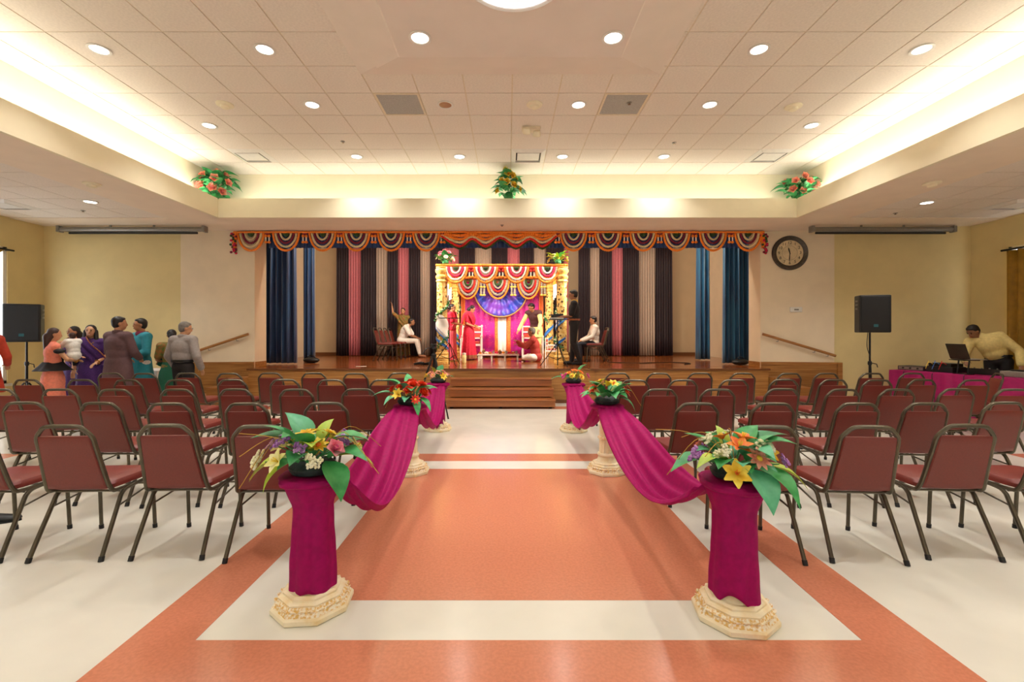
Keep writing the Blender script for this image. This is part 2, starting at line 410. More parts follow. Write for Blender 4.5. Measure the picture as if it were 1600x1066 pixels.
# splayed front walls beside the stage opening, built in two tones, khaki on the outer part
OX, OY = 5.42, 9.8
def wy(x): return OY - 0.125 * (abs(x) - OX)
for s, nm in ((-1, 'left'), (1, 'right')):
    def quad_wall(xa, xb, z0, z1):
        pa, pb = (s * xa, wy(xa)), (s * xb, wy(xb))
        base = [Vector((*pa, 0)), Vector((*pb, 0)), Vector((pb[0], pb[1] + .25, 0)), Vector((pa[0], pa[1] + .25, 0))]
        return MB().loft([[v + Vector((0, 0, z0)) for v in base], [v + Vector((0, 0, z1)) for v in base]])
    o = struct(quad_wall(OX, 6.87, 0, ZS).build('wall_front_' + nm, m_wall, smooth=False), 'cream wall beside the stage opening')
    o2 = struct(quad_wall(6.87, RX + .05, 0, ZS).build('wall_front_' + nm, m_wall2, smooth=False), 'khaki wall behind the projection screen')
    j = MB().box(*sorted((s * (OX - .006), s * (OX + .2))), OY + .004, 10.27, 0, ZS - .002).box(*sorted((s * (OX + .1), s * 6.45)), 10.27, 10.42, 0, 4.55)
    struct(j.build('trim_%d' % (7 if s < 0 else 8), m_wall, smooth=False), 'cream jamb of the stage opening')
    struct(MB().box(*sorted((s * 6.3, s * 6.45)), 10.4, SY1, 0, 4.55).build('wall_stage_' + nm, m_wall, smooth=False), 'cream side wall of the stage')
    # baseboard
    b = MB(); pa, pb = Vector((s * 6.99, wy(6.99) - .02, 0)), Vector((s * RX, wy(RX) - .02, 0))
    base = [pa, pb, pb + Vector((0, .03, 0)), pa + Vector((0, .03, 0))]
    b.loft([base, [v + Vector((0, 0, .1)) for v in base]])
    struct(b.build('baseboard_' + nm, m_oakdark, smooth=False))
struct(MB().box(-6.45, 6.45, SY1, SY1 + .15, 0, 4.55).build('wall_back', mat('stage_beige', '#c3ad8c', 0.8, 0.03, 3), smooth=False), 'beige back wall of the stage')
struct(MB().box(-6.45, 6.45, 10.1, SY1 + .15, 4.5, 4.6).box(-6.45, 6.45, 9.95, 10.1, ZS, 4.55).build('ceiling', m_soffit, smooth=False), 'ceiling over the stage')
struct(MB().box(-6.3, 6.3, SY1 - .03, SY1, STZ, STZ + .10).build('baseboard_back', m_oakdark, smooth=False))

# stage platform
stg = struct(thing('floor', 'raised wooden stage with polished boards', None)); stg.name = 'stage_floor'
MB().box(-6.3, 6.3, 9.96, SY1, 0, STZ).box(-5.36, 5.40, SY0, 9.96, 0, STZ - .03).build('stage_body', m_oakfront, stg, smooth=False)
bw = (9.96 - SY0 + .03) / 3
for i in range(3):
    MB().box(-5.38, 5.42, SY0 - .03 + i * bw, SY0 - .03 + (i + 1) * bw - .003, STZ - .03, STZ + .001).build('floor_board', m_stagefloor, stg, smooth=False)
for i in range(28):
    y0 = 9.96 + i * .18
    MB().box(-6.29, 6.29, y0, y0 + .177, STZ - .005, STZ + .003).build('floor_board', m_stagefloor, stg, smooth=False)
MB().box(-5.38, 5.42, SY0 - .04, SY0 - .03, STZ - .035, STZ + .002).build('nosing', m_oakdark, stg, smooth=False)
for i in range(9):
    x0 = -5.36 + i * 10.76 / 9
    MB().box(x0 + .004, x0 + 10.76 / 9 - .004, SY0 - .012, SY0 + .01, .07, STZ - .04).build('panel', m_oakfront, stg, smooth=False)
MB().box(-5.36, 5.40, SY0 - .02, SY0, 0, .07).build('kickboard', m_oakdark, stg, smooth=False)

# low wooden wainscot and side stairs
for s, nm in ((-1, 'left'), (1, 'right')):
    wn = thing('wainscot', 'oak wainscot below the cream wall on the %s of the stage' % nm, None); wn['kind'] = 'structure'; wn.name = 'trim_%d' % (9 if s < 0 else 10)
    def slab(xa, xb, z0, z1, t, name, m):
        pa, pb = Vector((s * xa, wy(xa) - t, 0)), Vector((s * xb, wy(xb) - t, 0))
        base = [pa, pb, pb + Vector((0, t, 0)), pa + Vector((0, t, 0))]
        MB().loft([[v + Vector((0, 0, z0)) for v in base], [v + Vector((0, 0, z1)) for v in base]]).build(name, m, wn, smooth=False)
    slab(OX, 6.95, 0, .775, .03, 'board', m_oakfront); slab(OX, 6.97, .775, .835, .045, 'cap_rail', m_oak); slab(6.90, 6.99, 0, .835, .06, 'end_post', m_oak)
    MB().box(*sorted((s * (OX - .006), s * (OX - .016))), OY + .01, 10.26, STZ, STZ + .115).build('jamb_board', m_oak, wn, smooth=False)
    sx = 5.42 if s > 0 else 5.36
    stair = thing('side_stair', 'oak steps climbing the %s end of the stage' % nm, 'stairs', (s * sx, 0, 0))
    for k, (z, w_, yf) in enumerate(((.54, .32, 9.30), (.36, .66, 9.14), (.18, 1.0, 8.98))):
        x0 = (.32 * k + (0.0 if k == 0 else .02)); 
        xa, xb = sorted((s * x0, s * (w_)))
        MB().box(xa, xb, yf, wy(6.6) - .06, 0, z - .03).build('riser', m_oakfront, stair, smooth=False)
        MB().box(xa - .0, xb + .0, yf - .025, wy(6.6) - .06, z - .03, z).build('tread', m_oak, stair, smooth=False)

# handrails on the cream walls
for s, (xa, za, xb, zb), nm in ((-1, (-5.50, 1.457 - 2 * 9.75 / 715, -6.60, 1.457 - 31 * 9.65 / 715), 'left'), (1, (5.42, 1.457 - 2 * 9.75 / 715, 6.85, 1.457 - 36 * 9.6 / 715), 'right')):
    h = thing('handrail', 'sloping wooden handrail on the cream wall %s of the stage' % nm, 'handrail', (xa, wy(xa), za))
    A = Vector((0, -.07, 0)); B = Vector((xb - xa, wy(xb) - wy(xa) - .07, zb - za))
    MB().tube([A, B], .028, 10, flat=.8).build('rail', m_oak, h)
    for t in (.22, .72, .9):
        p = A.lerp(B, t)
        MB().tube([p + Vector((0, 0, -.02)), p + Vector((0, .01, -.06)), p + Vector((0, .072, -.06))], .007, 6).build('bracket', m_grey, h)

# ------------------------------------------------------------------ ceiling fixtures
def downlight(x, y, z, label, lit=True, power=16):
    t = thing('downlight', label, 'downlight', (x, y, z), 0, 'recessed ceiling downlights')
    MB().lathe([(.088, -.001), (.112, -.004), (.114, -.010), (.100, -.014), (.086, -.010), (.084, -.001), (.088, -.001)], 24, cap=False).build('trim_ring', m_white, t)
    if lit:
        MB().lathe([(.001, -.0072), (.06, -.007), (.084, -.006), (.084, -.002), (.001, -.002)], 24).build('lens', m_lamp, t)
        l = add_light('downlight_beam', 'AREA', (x, y, z - .03), power, WARM, .15, shape='DISK', aim=(x, y, 0), spread=R(115))
    else:
        MB().lathe([(.084, -.008), (.07, -.003), (.03, -.0015), (.001, -.001)], 24).build('reflector', m_unlit, t)
rows = [('nearest row', 5.06, [(-4.515, 'leftmost'), (-2.685, 'second from left'), (2.78, 'second from right'), (4.58, 'rightmost')]),
        ('second row', 6.29, [(-2.685, 'leftmost'), (-.855, None), (.975, 'right of centre'), (2.78, 'rightmost')]),
        ('third row', 6.92, [(-4.515, 'left'), (4.6, 'right')]),
        ('row by the cove', 8.14, [(-2.685, 'leftmost'), (-.855, 'second from left'), (.975, 'second from right'), (2.78, 'rightmost')])]
for rn, y, xs in rows:
    for x, w in xs:
        if w is None: downlight(x, y, ZC, 'unlit recessed downlight with a coppery reflector', False)
        else: downlight(x, y, ZC, 'lit recessed downlight, %s of the %s' % (w, rn), True)
downlight(-.87, 4.55, ZC - .20, 'lit recessed downlight in the drop panel, left of the dome')
downlight(1.05, 4.55, ZC - .20, 'lit recessed downlight in the drop panel, right of the dome')
downlight(-6.93, 7.6, ZS + .012, 'lit recessed downlight in the low left side ceiling')
downlight(7.01, 7.65, ZS + .012, 'lit recessed downlight in the low right side ceiling')
for i, x in enumerate((-4.515, -2.685, 2.78, 4.58)):          # the same grid carries on over the photographer
    for j, y in enumerate((2.6, -0.4)): downlight(x, y, ZC, 'lit recessed downlight over the rear of the hall, %s in the %s rear row' % (ORD[i], ORD[j]), True)
for s in (-1, 1):
    for j, y in enumerate((3.6, 0.0)): downlight(s * 7.0, y, ZS + .012, 'lit recessed downlight in the low rear %s side ceiling, %s one' % ('left' if s < 0 else 'right', ORD[j]), True)

dm = thing('dome_light', 'round bluish white crystal dome light in the drop panel', 'ceiling light', (.06, 3.7, ZC - .20))
MB().lathe([(.45, 0), (.47, -.015), (.45, -.03), (.43, -.02), (.43, 0), (.45, 0)], 40, cap=False).build('rim', m_white, dm)
MB().lathe([(.43, -.012), (.36, -.05), (.22, -.08), (.08, -.092), (.001, -.094)], 32, cap=False).build('bowl', mat('crystal_glass_lit', '#dcdcf6', 0.3, 0, 40, col2='#fbfaff', emit=.75, kind='voronoi', contrast=(.05, .5), bump=.4), dm)
add_light('dome_glow', 'AREA', (.06, 3.7, ZC - .31), 25, (.9, .92, 1.0), .7, shape='DISK', aim=(.06, 3.7, 0))

def supply(x, y, z, label, rz=0):
    t = thing('ceiling_vent', label, 'air vent', (x, y, z), rz, 'air vents in the ceiling')
    f = MB()
    for a in range(4):
        Mx = Matrix.Rotation(a * PI / 2, 4, 'Z')
        f.loft([[Mx @ Vector(v) for v in ((-.30, -.30, .004), (.30, -.30, .004), (.22, -.22, -.03), (-.22, -.22, -.03))],
                [Mx @ Vector(v) for v in ((-.30, -.30, .012), (.30, -.30, .012), (.22, -.22, .012), (-.22, -.22, .012))]])
    f.build('frame', m_white, t, smooth=False)
    MB().box(-.215, .215, -.215, .215, .005, .02).build('throat', mat('dark_throat', '#2a2622', .8, .1, 10), t, smooth=False)
    MB().box(-.195, .195, -.195, .14, -.03, -.022).build('plaque', m_white, t, smooth=False, bevel=.003)
supply(*VPOS['supply_a'], ZC, 'white square air vent in the left of the tiled ceiling')
supply(*VPOS['supply_b'], ZC, 'white square air vent above the centre flower arrangement')
supply(*VPOS['supply_c'], ZC, 'white square air vent in the right of the tiled ceiling')
supply(-8.5, 7.75, ZS + .004, 'white square air vent in the low left side ceiling')
supply(8.6, 7.75, ZS + .004, 'white square air vent in the low right side ceiling')
for k, w in (('return_a', 'left'), ('return_b', 'right')):
    x, y = VPOS[k]
    t = thing('return_grille', 'grey perforated return air grille on the %s of the ceiling' % w, 'air vent', (x, y, ZC), 0, 'grey return grilles')
    MB().box(-.27, .27, -.27, .27, .001, .012).build('grille', mat('perforated_grey', '#9b9790', .6, 0, 160, col2='#b4b0a8', kind='voronoi'), t, smooth=False)
    f = MB()
    for (a, b, c, d) in ((-.3, .3, -.3, -.27), (-.3, .3, .27, .3), (-.3, -.27, -.27, .27), (.27, .3, -.27, .27)): f.box(a, b, c, d, -.004, .012)
    f.build('frame', m_tbar, t, smooth=False)
def detector(x, y, z, label):
    t = thing('smoke_detector', label, 'detector', (x, y, z), 0, 'ceiling smoke detectors')
    MB().lathe([(.11, 0), (.11, -.015), (.09, -.025), (.001, -.026)], 20).build('base', m_cove, t)
    MB().lathe([(.06, -.024), (.055, -.05), (.04, -.06), (.001, -.062)], 16).build('chamber', m_cove, t)
detector(-3.88, 6.28, ZC, 'round cream smoke detector left of the grey grilles'); detector(.37, 6.28, ZC, 'round cream smoke detector in the middle of the ceiling')
detector(3.96, 6.34, ZC, 'round cream smoke detector right of the grey grilles'); detector(-6.04, 6.65, ZS, 'smoke detector under the left soffit')
detector(6.14, 6.62, ZS, 'smoke detector under the right soffit')
t = thing('emergency_light', 'beige twin head emergency light on the ceiling', 'emergency light', (.36, 7.0, ZC))
MB().box(-.14, .14, -.07, .07, -.05, 0).build('housing', m_tbar, t, bevel=.01)
for sx, sy in ((-.07, -.06), (.09, .03)):
    MB().lathe([(.02, .07), (.05, .06), (.062, .0), (.055, -.02), (.001, -.018)], 16, M=Matrix.Translation((sx, sy, -.10)) @ Matrix.Rotation(R(35), 4, 'X')).build('lamp_head', m_cove, t)
def sprinkler(x, y, z, label):
    t = thing('sprinkler', label, 'sprinkler', (x, y, z), 0, 'fire sprinklers')
    MB().lathe([(.035, 0), (.035, -.006), (.010, -.008), (.010, -.02), (.001, -.021)], 12).build('body', m_grey, t)
    MB().lathe([(.001, -.021), (.02, -.022), (.02, -.025), (.001, -.026)], 12).build('deflector', m_unlit, t)
sprinkler(-2.7, 7.5, ZC, 'small fire sprinkler on the left of the tiled ceiling'); sprinkler(2.75, 7.55, ZC, 'small fire sprinkler on the right of the tiled ceiling')
sprinkler(-7.56, 8.15, ZS + .012, 'small fire sprinkler in the low left side ceiling'); sprinkler(7.06, 8.33, ZS + .012, 'small fire sprinkler in the low right side ceiling')
sprinkler(1.66, 6.24, ZC, 'copper sprinkler under the right grey grille')
sprinkler(-.11, 9.2, ZS, 'small sprinkler under the soffit in front of the stage')

# ------------------------------------------------------------------ projection screens rolled up
for s, x0, x1, b0, b1, nm in ((-1, -9.02, -6.10, -8.83, -6.24, 'left'), (1, 6.13, 8.98, 6.20, 8.82, 'right')):
    t = thing('projection_screen', 'rolled up projection screen with black bar on the %s' % nm, 'projection screen', ((x0 + x1) / 2, 9.22, 3.52), 0, 'rolled up projection screens')
    c = (x0 + x1) / 2
    MB().tube([(x0 - c, 0, .02), (x1 - c, 0, .02)], .05, 12).build('casing', m_grey, t)
    MB().box(b0 - c, b1 - c, -.02, .01, -.075, -.035).build('weight_bar', m_black, t, smooth=False, bevel=.006)
    MB().box(b0 - c + .03, b1 - c - .03, -.004, .002, -.04, .0).build('screen_sheet', m_white, t, smooth=False)
    for x in (x0, x1): MB().box(x - c - .03, x - c + .03, -.06, .06, -.04, .085).build('end_cap', m_grey, t, bevel=.008)
    MB().tube([(x0 * .35 + x1 * .65 - c, 0, .06), (x0 * .35 + x1 * .65 - c, 0, .103)], .02, 8).build('hanger', m_grey, t)
    MB().tube([(x0 * .65 + x1 * .35 - c, 0, .06), (x0 * .65 + x1 * .35 - c, 0, .103)], .02, 8).build('hanger', m_grey, t)

# ------------------------------------------------------------------ clock, thermostat
cx, cz = 5.99, CAMZ + 124.5 * 9.72 / FPX
ck = thing('wall_clock', 'large round wall clock with antique cream dial and dark frame', 'clock', (cx, wy(cx), cz), R(-7.1))
m_clockframe = mat('pewter_frame', '#4d463f', .35, .2, 30, metal=.5)
MRX = Matrix.Rotation(R(90), 4, 'X')
MB().lathe([(.27, .0), (.35, .0), (.365, .03), (.345, .06), (.31, .055), (.285, .045), (.27, .03), (.27, 0)], 48, M=MRX, cap=False).build('frame', m_clockframe, ck)
MB().lathe([(.001, .012), (.28, .012), (.28, .02), (.001, .02)], 48, M=MRX).build('dial', mat('antique_dial', '#d9c49a', .6, .12, 8), ck)
def text_mesh(body, size, m, name='numeral', depth=.002):
    cu = bpy.data.curves.new(name, 'FONT'); cu.body = body; cu.size = size; cu.align_x = 'CENTER'; cu.align_y = 'CENTER'; cu.extrude = depth
    ob = bpy.data.objects.new('tmp', cu); COL.objects.link(ob)
    me = bpy.data.meshes.new_from_object(ob.evaluated_get(bpy.context.evaluated_depsgraph_get()))
    bpy.data.objects.remove(ob); me.name = name; me.materials.clear(); me.materials.append(m); return me
for h in range(1, 13):
    a = R(90 - 30 * h)
    link('numeral', text_mesh(str(h), .085, m_black), ck, loc=(.215 * math.cos(a), -.0215, .215 * math.sin(a)), rot=(R(90), 0, 0), autosm=False)
MB().lathe([(.150, .0205), (.153, .0205), (.153, .022), (.150, .022), (.150, .0205)], 40, M=MRX, cap=False).build('dial_ring', m_clockframe, ck)
def hand(ang, ln, w):
    a = R(90 - ang); d = Vector((math.cos(a), 0, math.sin(a))); n = Vector((-d.z, 0, d.x)); y = Vector((0, -.026, 0)); y2 = Vector((0, -.029, 0))
    pts = [d * -.03 + n * w * .6, d * ln * .6 + n * w, d * ln, d * ln * .6 - n * w, d * -.03 - n * w * .6]
    MB().loft([[p + y for p in pts], [p + y2 for p in pts]]).build('clock_hand', m_black, ck, smooth=False)
hand(345, .13, .014); hand(183, .20, .009)
px = P(1243, 484, wy(6.1))
t = thing('thermostat', 'small white thermostat box on the cream wall under the clock', 'thermostat', (px.x, wy(px.x), px.z), R(-7.1))
MB().box(-.12, .12, -.03, 0, -.055, .055).build('case', m_white, t, bevel=.008)
MB().box(-.04, .05, -.033, -.028, -.015, .015).build('display', m_grey, t, smooth=False)

# ------------------------------------------------------------------ cloth helpers
def pleats(x0, x1, z0, z1, y, amp, waves, flare=0.0, seed=0, nu=None, nv=10, sway=.0):
    rnd = random.Random(seed); ph = rnd.uniform(0, 6); k2 = waves * 0.37
    nu = nu or int(waves * 8)
    def fn(u, v):
        z = z1 + (z0 - z1) * v
        c = (x0 + x1) / 2; x = x0 + (x1 - x0) * u
        x = c + (x - c) * (1 + flare * v) + sway * v * v
        yy = y + amp * (.6 + .4 * v) * (math.sin(2 * PI * waves * u + ph) + .45 * math.sin(2 * PI * k2 * u + 1.3 * ph + v))
        return (x, yy, z)
    return MB().grid(fn, nu, nv)

# gold window curtains
for s, nm in ((1, 'right'), (-1, 'left')):
    t = thing('window_curtain', 'mustard gold curtain at the %s side window' % nm, 'curtain', (s * (RX - .12), 7.4, 0), 0, 'gold window curtains')
    m_gold = mat('mustard_cloth', '#a8801c', .6, .12, 12, trans=.2)
    if s > 0:
        g = pleats(-1.25, 1.15, .35, 2.98, 0, .05, 14, seed=4)
    else:
        def fnc(u, v):
            z = 2.98 - 2.5 * v; pin = 1 - .75 * math.exp(-((v - .32) / .2) ** 2) if v < .32 else .25 + .25 * (v - .32)
            return (-1.2 + 2.36 * u * pin, .05 * math.sin(2 * PI * 9 * u + 1), z)
        g = MB().grid(fnc, 70, 12)
    g.v = [(y, x, z) for (x, y, z) in g.v]
    g.build('panel', m_gold, t, solid=.006)
    MB().tube([(0, -1.4, 3.0), (0, 1.22, 3.0)], .018, 10).build('rod', m_blackmetal, t)
    for y in (-1.35, 1.18): MB().tube([(0, y, 3.0), (s * .12, y, 3.0)], .012, 8).build('rod_bracket', m_blackmetal, t)

# blue stage curtains and valance
m_blue = mat('teal_blue_velvet', '#12406a', .45, .0, 3, col2='#1e6a92', stretch=(9, 1, .3), sheen=.6, trans=.05)
m_navy = mat('navy_velvet', '#12244f', .5, .0, 3, col2='#1d4a7a', stretch=(9, 1, .3), sheen=.5)
for x0, x1, y, nm, m, fl in ((-5.75, -4.98, 10.75, 'dark blue pleated stage curtain at the left of the opening', m_navy, .08), (5.06, 5.70, 10.75, 'bright blue pleated stage curtain at the right of the opening', m_blue, .10),
                            (-5.50, -5.20, 12.3, 'narrow dark blue wing curtain deeper on the left of the stage', m_navy, .06), (5.10, 5.45, 12.3, 'narrow blue wing curtain deeper on the right of the stage', m_blue, .12)):
    t = thing('stage_curtain', nm, 'curtain', ((x0 + x1) / 2, y, STZ), 0, 'blue stage curtains')
    c = (x0 + x1) / 2
    pleats(x0 - c, x1 - c, .03, 3.3, 0, .07, 6 if x1 - x0 > .5 else 3, fl, seed=int(abs(x0) * 10)).build('cloth', m, t, solid=.008)
    MB().tube([(x0 - c - .1, 0, 3.32), (x1 - c + .1, 0, 3.32)], .02, 8).build('track', m_blackmetal, t)
t = thing('valance', 'blue pleated valance across the top of the stage opening', 'valance', (0, 10.33, 3.37))
pleats(-5.40, 5.40, 0, .5, 0, .018, 120, nu=960, nv=3, seed=3).build('cloth', mat('royal_blue_cloth', '#16305f', .5, .1, 5, col2='#24508c', stretch=(30, 1, 1)), t, solid=.005)
MB().tube([(-5.41, 0, .5), (5.41, 0, .5)], .02, 8).build('track', m_blackmetal, t)
for x in (-5, -2.5, 0, 2.5, 5): MB().tube([(x, -.01, .5), (x, -.235, .5)], .012, 6).build('bracket', m_blackmetal, t)

# drapes at the back of the stage
m_dp = {'dark': mat('dark_plum_sheer', '#35272c', .6, .15, 20, trans=.25, alpha=.97), 'pink': mat('pink_sheer', '#d98088', .6, .06, 20, trans=.3, alpha=.97), 'white': mat('beige_white_sheer', '#cbb4a0', .6, .05, 20, trans=.3, alpha=.97)}
DR = [('dark', 526, 545), ('pink', 543, 566), ('dark', 564, 588), ('white', 586, 607), ('dark', 605, 622), ('pink', 620, 641), ('dark', 639, 657), ('white', 655, 674), ('dark', 672, 695), ('pink', 694, 719), ('dark', 717, 742), ('white', 740, 770),
      ('dark', 768, 793), ('pink', 791, 814), ('dark', 812, 834), ('white', 832, 855), ('dark', 853, 881), ('pink', 879, 888), ('dark', 904, 922), ('white', 920, 939), ('dark', 937, 956), ('pink', 954, 975), ('dark', 973, 998), ('white', 996, 1026), ('dark', 1024, 1050)]
cnt = {'dark': 0, 'pink': 0, 'white': 0}
for i, (c, a, b) in enumerate(DR):
    y = 14.40 + (.13 if i % 2 else 0); x0, x1 = (a - CXP) / FPX * y, (b - CXP) / FPX * y; cc = (x0 + x1) / 2
    cw = {'dark': 'dark plum', 'pink': 'pink', 'white': 'beige white'}[c]
    t = thing('stage_drape', '%s sheer drape on the stage back wall, %s %s one from left' % (cw, ORD[cnt[c]], cw.split()[-1]), 'drape', (cc, y, STZ), 0, 'striped drapes at the back of the stage'); cnt[c] += 1
    pleats(x0 - cc, x1 - cc, .02, 3.45, 0, .025, max(3, int((x1 - x0) * 14)), .06, seed=i, nv=6).build('cloth', m_dp[c], t, solid=.004)
MB_r = thing('drape_rail', 'long black rail carrying the striped drapes', 'rail', (0, 14.465, STZ + 3.48))
MB().tube([(-5.5, 0, 0), (5.3, 0, 0)], .02, 8).build('pipe', m_blackmetal, MB_r)
for x in (-5.4, 5.2): MB().tube([(x, 0, 0), (x, 0, .3)], .012, 6).build('hanger', m_blackmetal, MB_r)

# ------------------------------------------------------------------ marigold garlands
m_g = {'orange': mat('marigold_orange', '#f07410', .7, 0, 60, col2='#ff9a30', bump=.6, bscale=120), 'cream': mat('cream_blossom', '#e6d2a0', .7, .1, 60, bump=.6, bscale=120), 'maroon': mat('maroon_blossom', '#7d1130', .7, .2, 60, bump=.6, bscale=120),
       'green': mat('dark_leaf_string', '#2f4a14', .7, .3, 60, bump=.6, bscale=120), 'red': mat('red_blossom', '#d81e12', .7, .2, 60, bump=.6, bscale=120), 'pinkred': mat('crimson_blossom', '#d4144a', .7, .2, 60, bump=.6, bscale=120),
       'silver': mat('grey_blossom', '#b9b09a', .7, 0, 50, col2='#6d665c', bump=.6), 'white': mat('white_blossom', '#f2ead8', .7, .06, 60, bump=.6), 'yellow': mat('yellow_blossom', '#f2cf52', .7, .1, 60, bump=.6)}
def strand(mb, pts, r, seed=0, step=None, mi=0, n=7):
    """string of blossoms: a lumpy tube with a bead at every step"""
    rnd = random.Random(seed); pts = [Vector(p) for p in pts]
    L_ = [0]
    for i in range(1, len(pts)): L_.append(L_[-1] + (pts[i] - pts[i - 1]).length)
    tot = L_[-1]; nb = max(2, int(tot / (step or r * 1.3))); out = []; rs = []
    for k in range(nb * 2 + 1):
        d = tot * k / (nb * 2); i = 1
        while i < len(pts) - 1 and L_[i] < d: i += 1
        t_ = (d - L_[i - 1]) / max(1e-9, L_[i] - L_[i - 1]); out.append(pts[i - 1].lerp(pts[i], t_))
        rs.append(r * (1.08 if k % 2 else .82) * rnd.uniform(.92, 1.08))
    mb.tube(out, rs, n, mi, wob=.12, rnd=rnd); return mb
def upath(a, b, n=26): return [Vector((a * math.cos(PI * i / n), 0, -b * math.sin(PI * i / n))) for i in range(n + 1)]
def toran_meshes(bands, w, h, key):
    out = []
    for k, (c, f, r) in enumerate(bands):
        mb = strand(MB(), upath(w / 2 * f, h * f), r, seed=k + len(key))
        mb.v = [(x, y - .004 * k, z) for (x, y, z) in mb.v]
        out.append(mb.mesh(c + '_strand', m_g[c]))
    return out
def place_toran(meshes, loc, label, group, scl=None, heart=None):
    t = thing('garland_swag', label, 'garland', loc, 0, group, scl)
    for me in meshes: link(me.name.split('.')[0], me, t, autosm=False)
    return t
def heart_mesh(w, h, m):
    mb = MB(); n = 12
    pts = [Vector((w / 2 * math.cos(PI * i / n), 0, -h * math.sin(PI * i / n))) for i in range(n + 1)]
    mb.loft([[p + Vector((0, -.02, 0)) for p in pts], [p * 1.0 + Vector((0, .02, 0)) for p in pts]])
    return mb.mesh('leaf_heart', m)
GW, GH = .55, .39
stage_bands = [('orange', 1.0, .026), ('cream', .80, .024), ('maroon', .60, .024), ('cream', .41, .022)]
tm = toran_meshes(stage_bands, GW, GH, 'stage'); hm = heart_mesh(.13, .10, m_g['green'])
def pendant(loc, label, group, scl=1.0, cols=('maroon', 'orange', 'white', 'orange'), n=2, sub=.035):
    t = thing('garland_pendant', label, 'garland', loc, 0, group, scl)
    MB().ell((0, 0, -.02), (.05, .03, .03), n=8).build('knot', m_g[cols[0]], t)
    for k in range(n):
        x = (k - (n - 1) / 2) * .055
        q = [MB().ell((x, 0, -.065), (.026, .024, .028), n=8).build('bloom', m_g[cols[1]], t), MB().tube([(x, 0, -.08), (x, 0, -.155)], .011, 6).build('stem', m_g[cols[2]], t), MB().ell((x, 0, -.17), (.028, .025, .022), n=8).build('bloom', m_g[cols[3]], t)]
    return t
YG = 9.72
swx = [392, 447, 504, 557, 611, 666, 896, 950, 1005, 1057, 1114, 1169]
side = lambda i: ('%s from the left end of the stage top' % ORD[i]) if i < 6 else ('%s from the right end of the stage top' % ORD[11 - i])
for i, px in enumerate(swx):
    x = (px - CXP) / FPX * YG
    t = place_toran(tm, (x, YG, ZS - .03), 'orange cream and maroon blossom swag, ' + side(i), 'blossom swags across the stage top')
    link('leaf_heart', hm, t, autosm=False)
pdx = [418, 476, 531, 584, 639, 692, 871, 924, 978, 1031, 1085, 1142]
for i, px in enumerate(pdx):
    x = (px - CXP) / FPX * YG
    pendant((x, YG, ZS - .03), 'pair of small blossom tassels between swags, ' + side(i), 'blossom tassels across the stage top', 1.25)
t = thing('garland_string', 'long orange marigold string running along the stage top', 'garland', (0, YG - .045, ZS - .04))
strand(MB(), [((372 - CXP) / FPX * YG, 0, 0), ((1192 - CXP) / FPX * YG, 0, 0)], .022, 5, step=.04).build('strand', m_g['orange'], t)
t = thing('zigzag_garland', 'scalloped red and orange blossom fringe at the middle of the stage top', 'garland', (0, YG, ZS - .03))
zx = [(690, 0), (718, 1), (738, .25), (759, 1), (782, .15), (806, 1), (828, .25), (848, 1), (869, 0)]
def zpath(f, z0): return smooth_path([((p - CXP) / FPX * YG, 0, z0 - f * .22 * q) for p, q in zx], 4)
for c, f, z0, r, yy in (('orange', .25, -.02, .035, 0), ('orange', .5, -.045, .03, -.003), ('cream', .75, -.06, .028, -.006), ('red', 1.0, -.085, .03, -.009), ('green', 1.05, -.125, .022, -.004)):
    mb = strand(MB(), zpath(f, z0), r, 7); mb.v = [(x, y + yy, z) for x, y, z in mb.v]; mb.build(c + '_strand', m_g[c], t)
for s, px in ((-1, 369), (1, 1190)):
    x = (px - CXP) / FPX * YG
    t = thing('hanging_garland', 'mixed blossom garland hanging down at the %s end of the stage top' % ('left' if s < 0 else 'right'), 'garland', (x, YG - .02, ZS - .02))
    strand(MB(), [(0, 0, 0), (.02 * s, 0, -.2), (.03 * s, 0, -.35)], .045, 2).build('orange_strand', m_g['orange'], t)
    rnd = random.Random(3); q = [MB(), MB(), MB()]
    for k in range(34):
        z = -.05 - .42 * k / 34
        q[k % 3].ell((.04 * s + rnd.uniform(-.06, .06), rnd.uniform(-.05, .01), z), (.028, .025, .026), n=7)
    for mb, c in zip(q, ('pinkred', 'green', 'maroon')): mb.build(c + '_blooms', m_g[c], t)

# ------------------------------------------------------------------ portable steps in front of the stage
st = thing('portable_steps', 'three wide wooden steps up to the middle of the stage', 'stairs', (-.13, SY0 - .045, 0))
for k in range(3):
    y0 = -.72 + .24 * k; z = .18 * (k + 1); w = 1.04 - .012 * k
    MB().box(-w, w, y0 + .02, 0, max(.04, z - .16) if k else .04, z - .03).build('riser', m_stepwood, st, smooth=False)
    MB().box(-w - .01, w + .01, y0, (y0 + .27) if k < 2 else 0, z - .03, z).build('tread', m_stepwood, st, smooth=False, bevel=.008)
for x in (-.95, 0, .95):
    MB().lathe([(.03, 0), (.03, .03), (.012, .04)], 10, c=(x, -.6, 0)).build('foot', m_rubber, st)

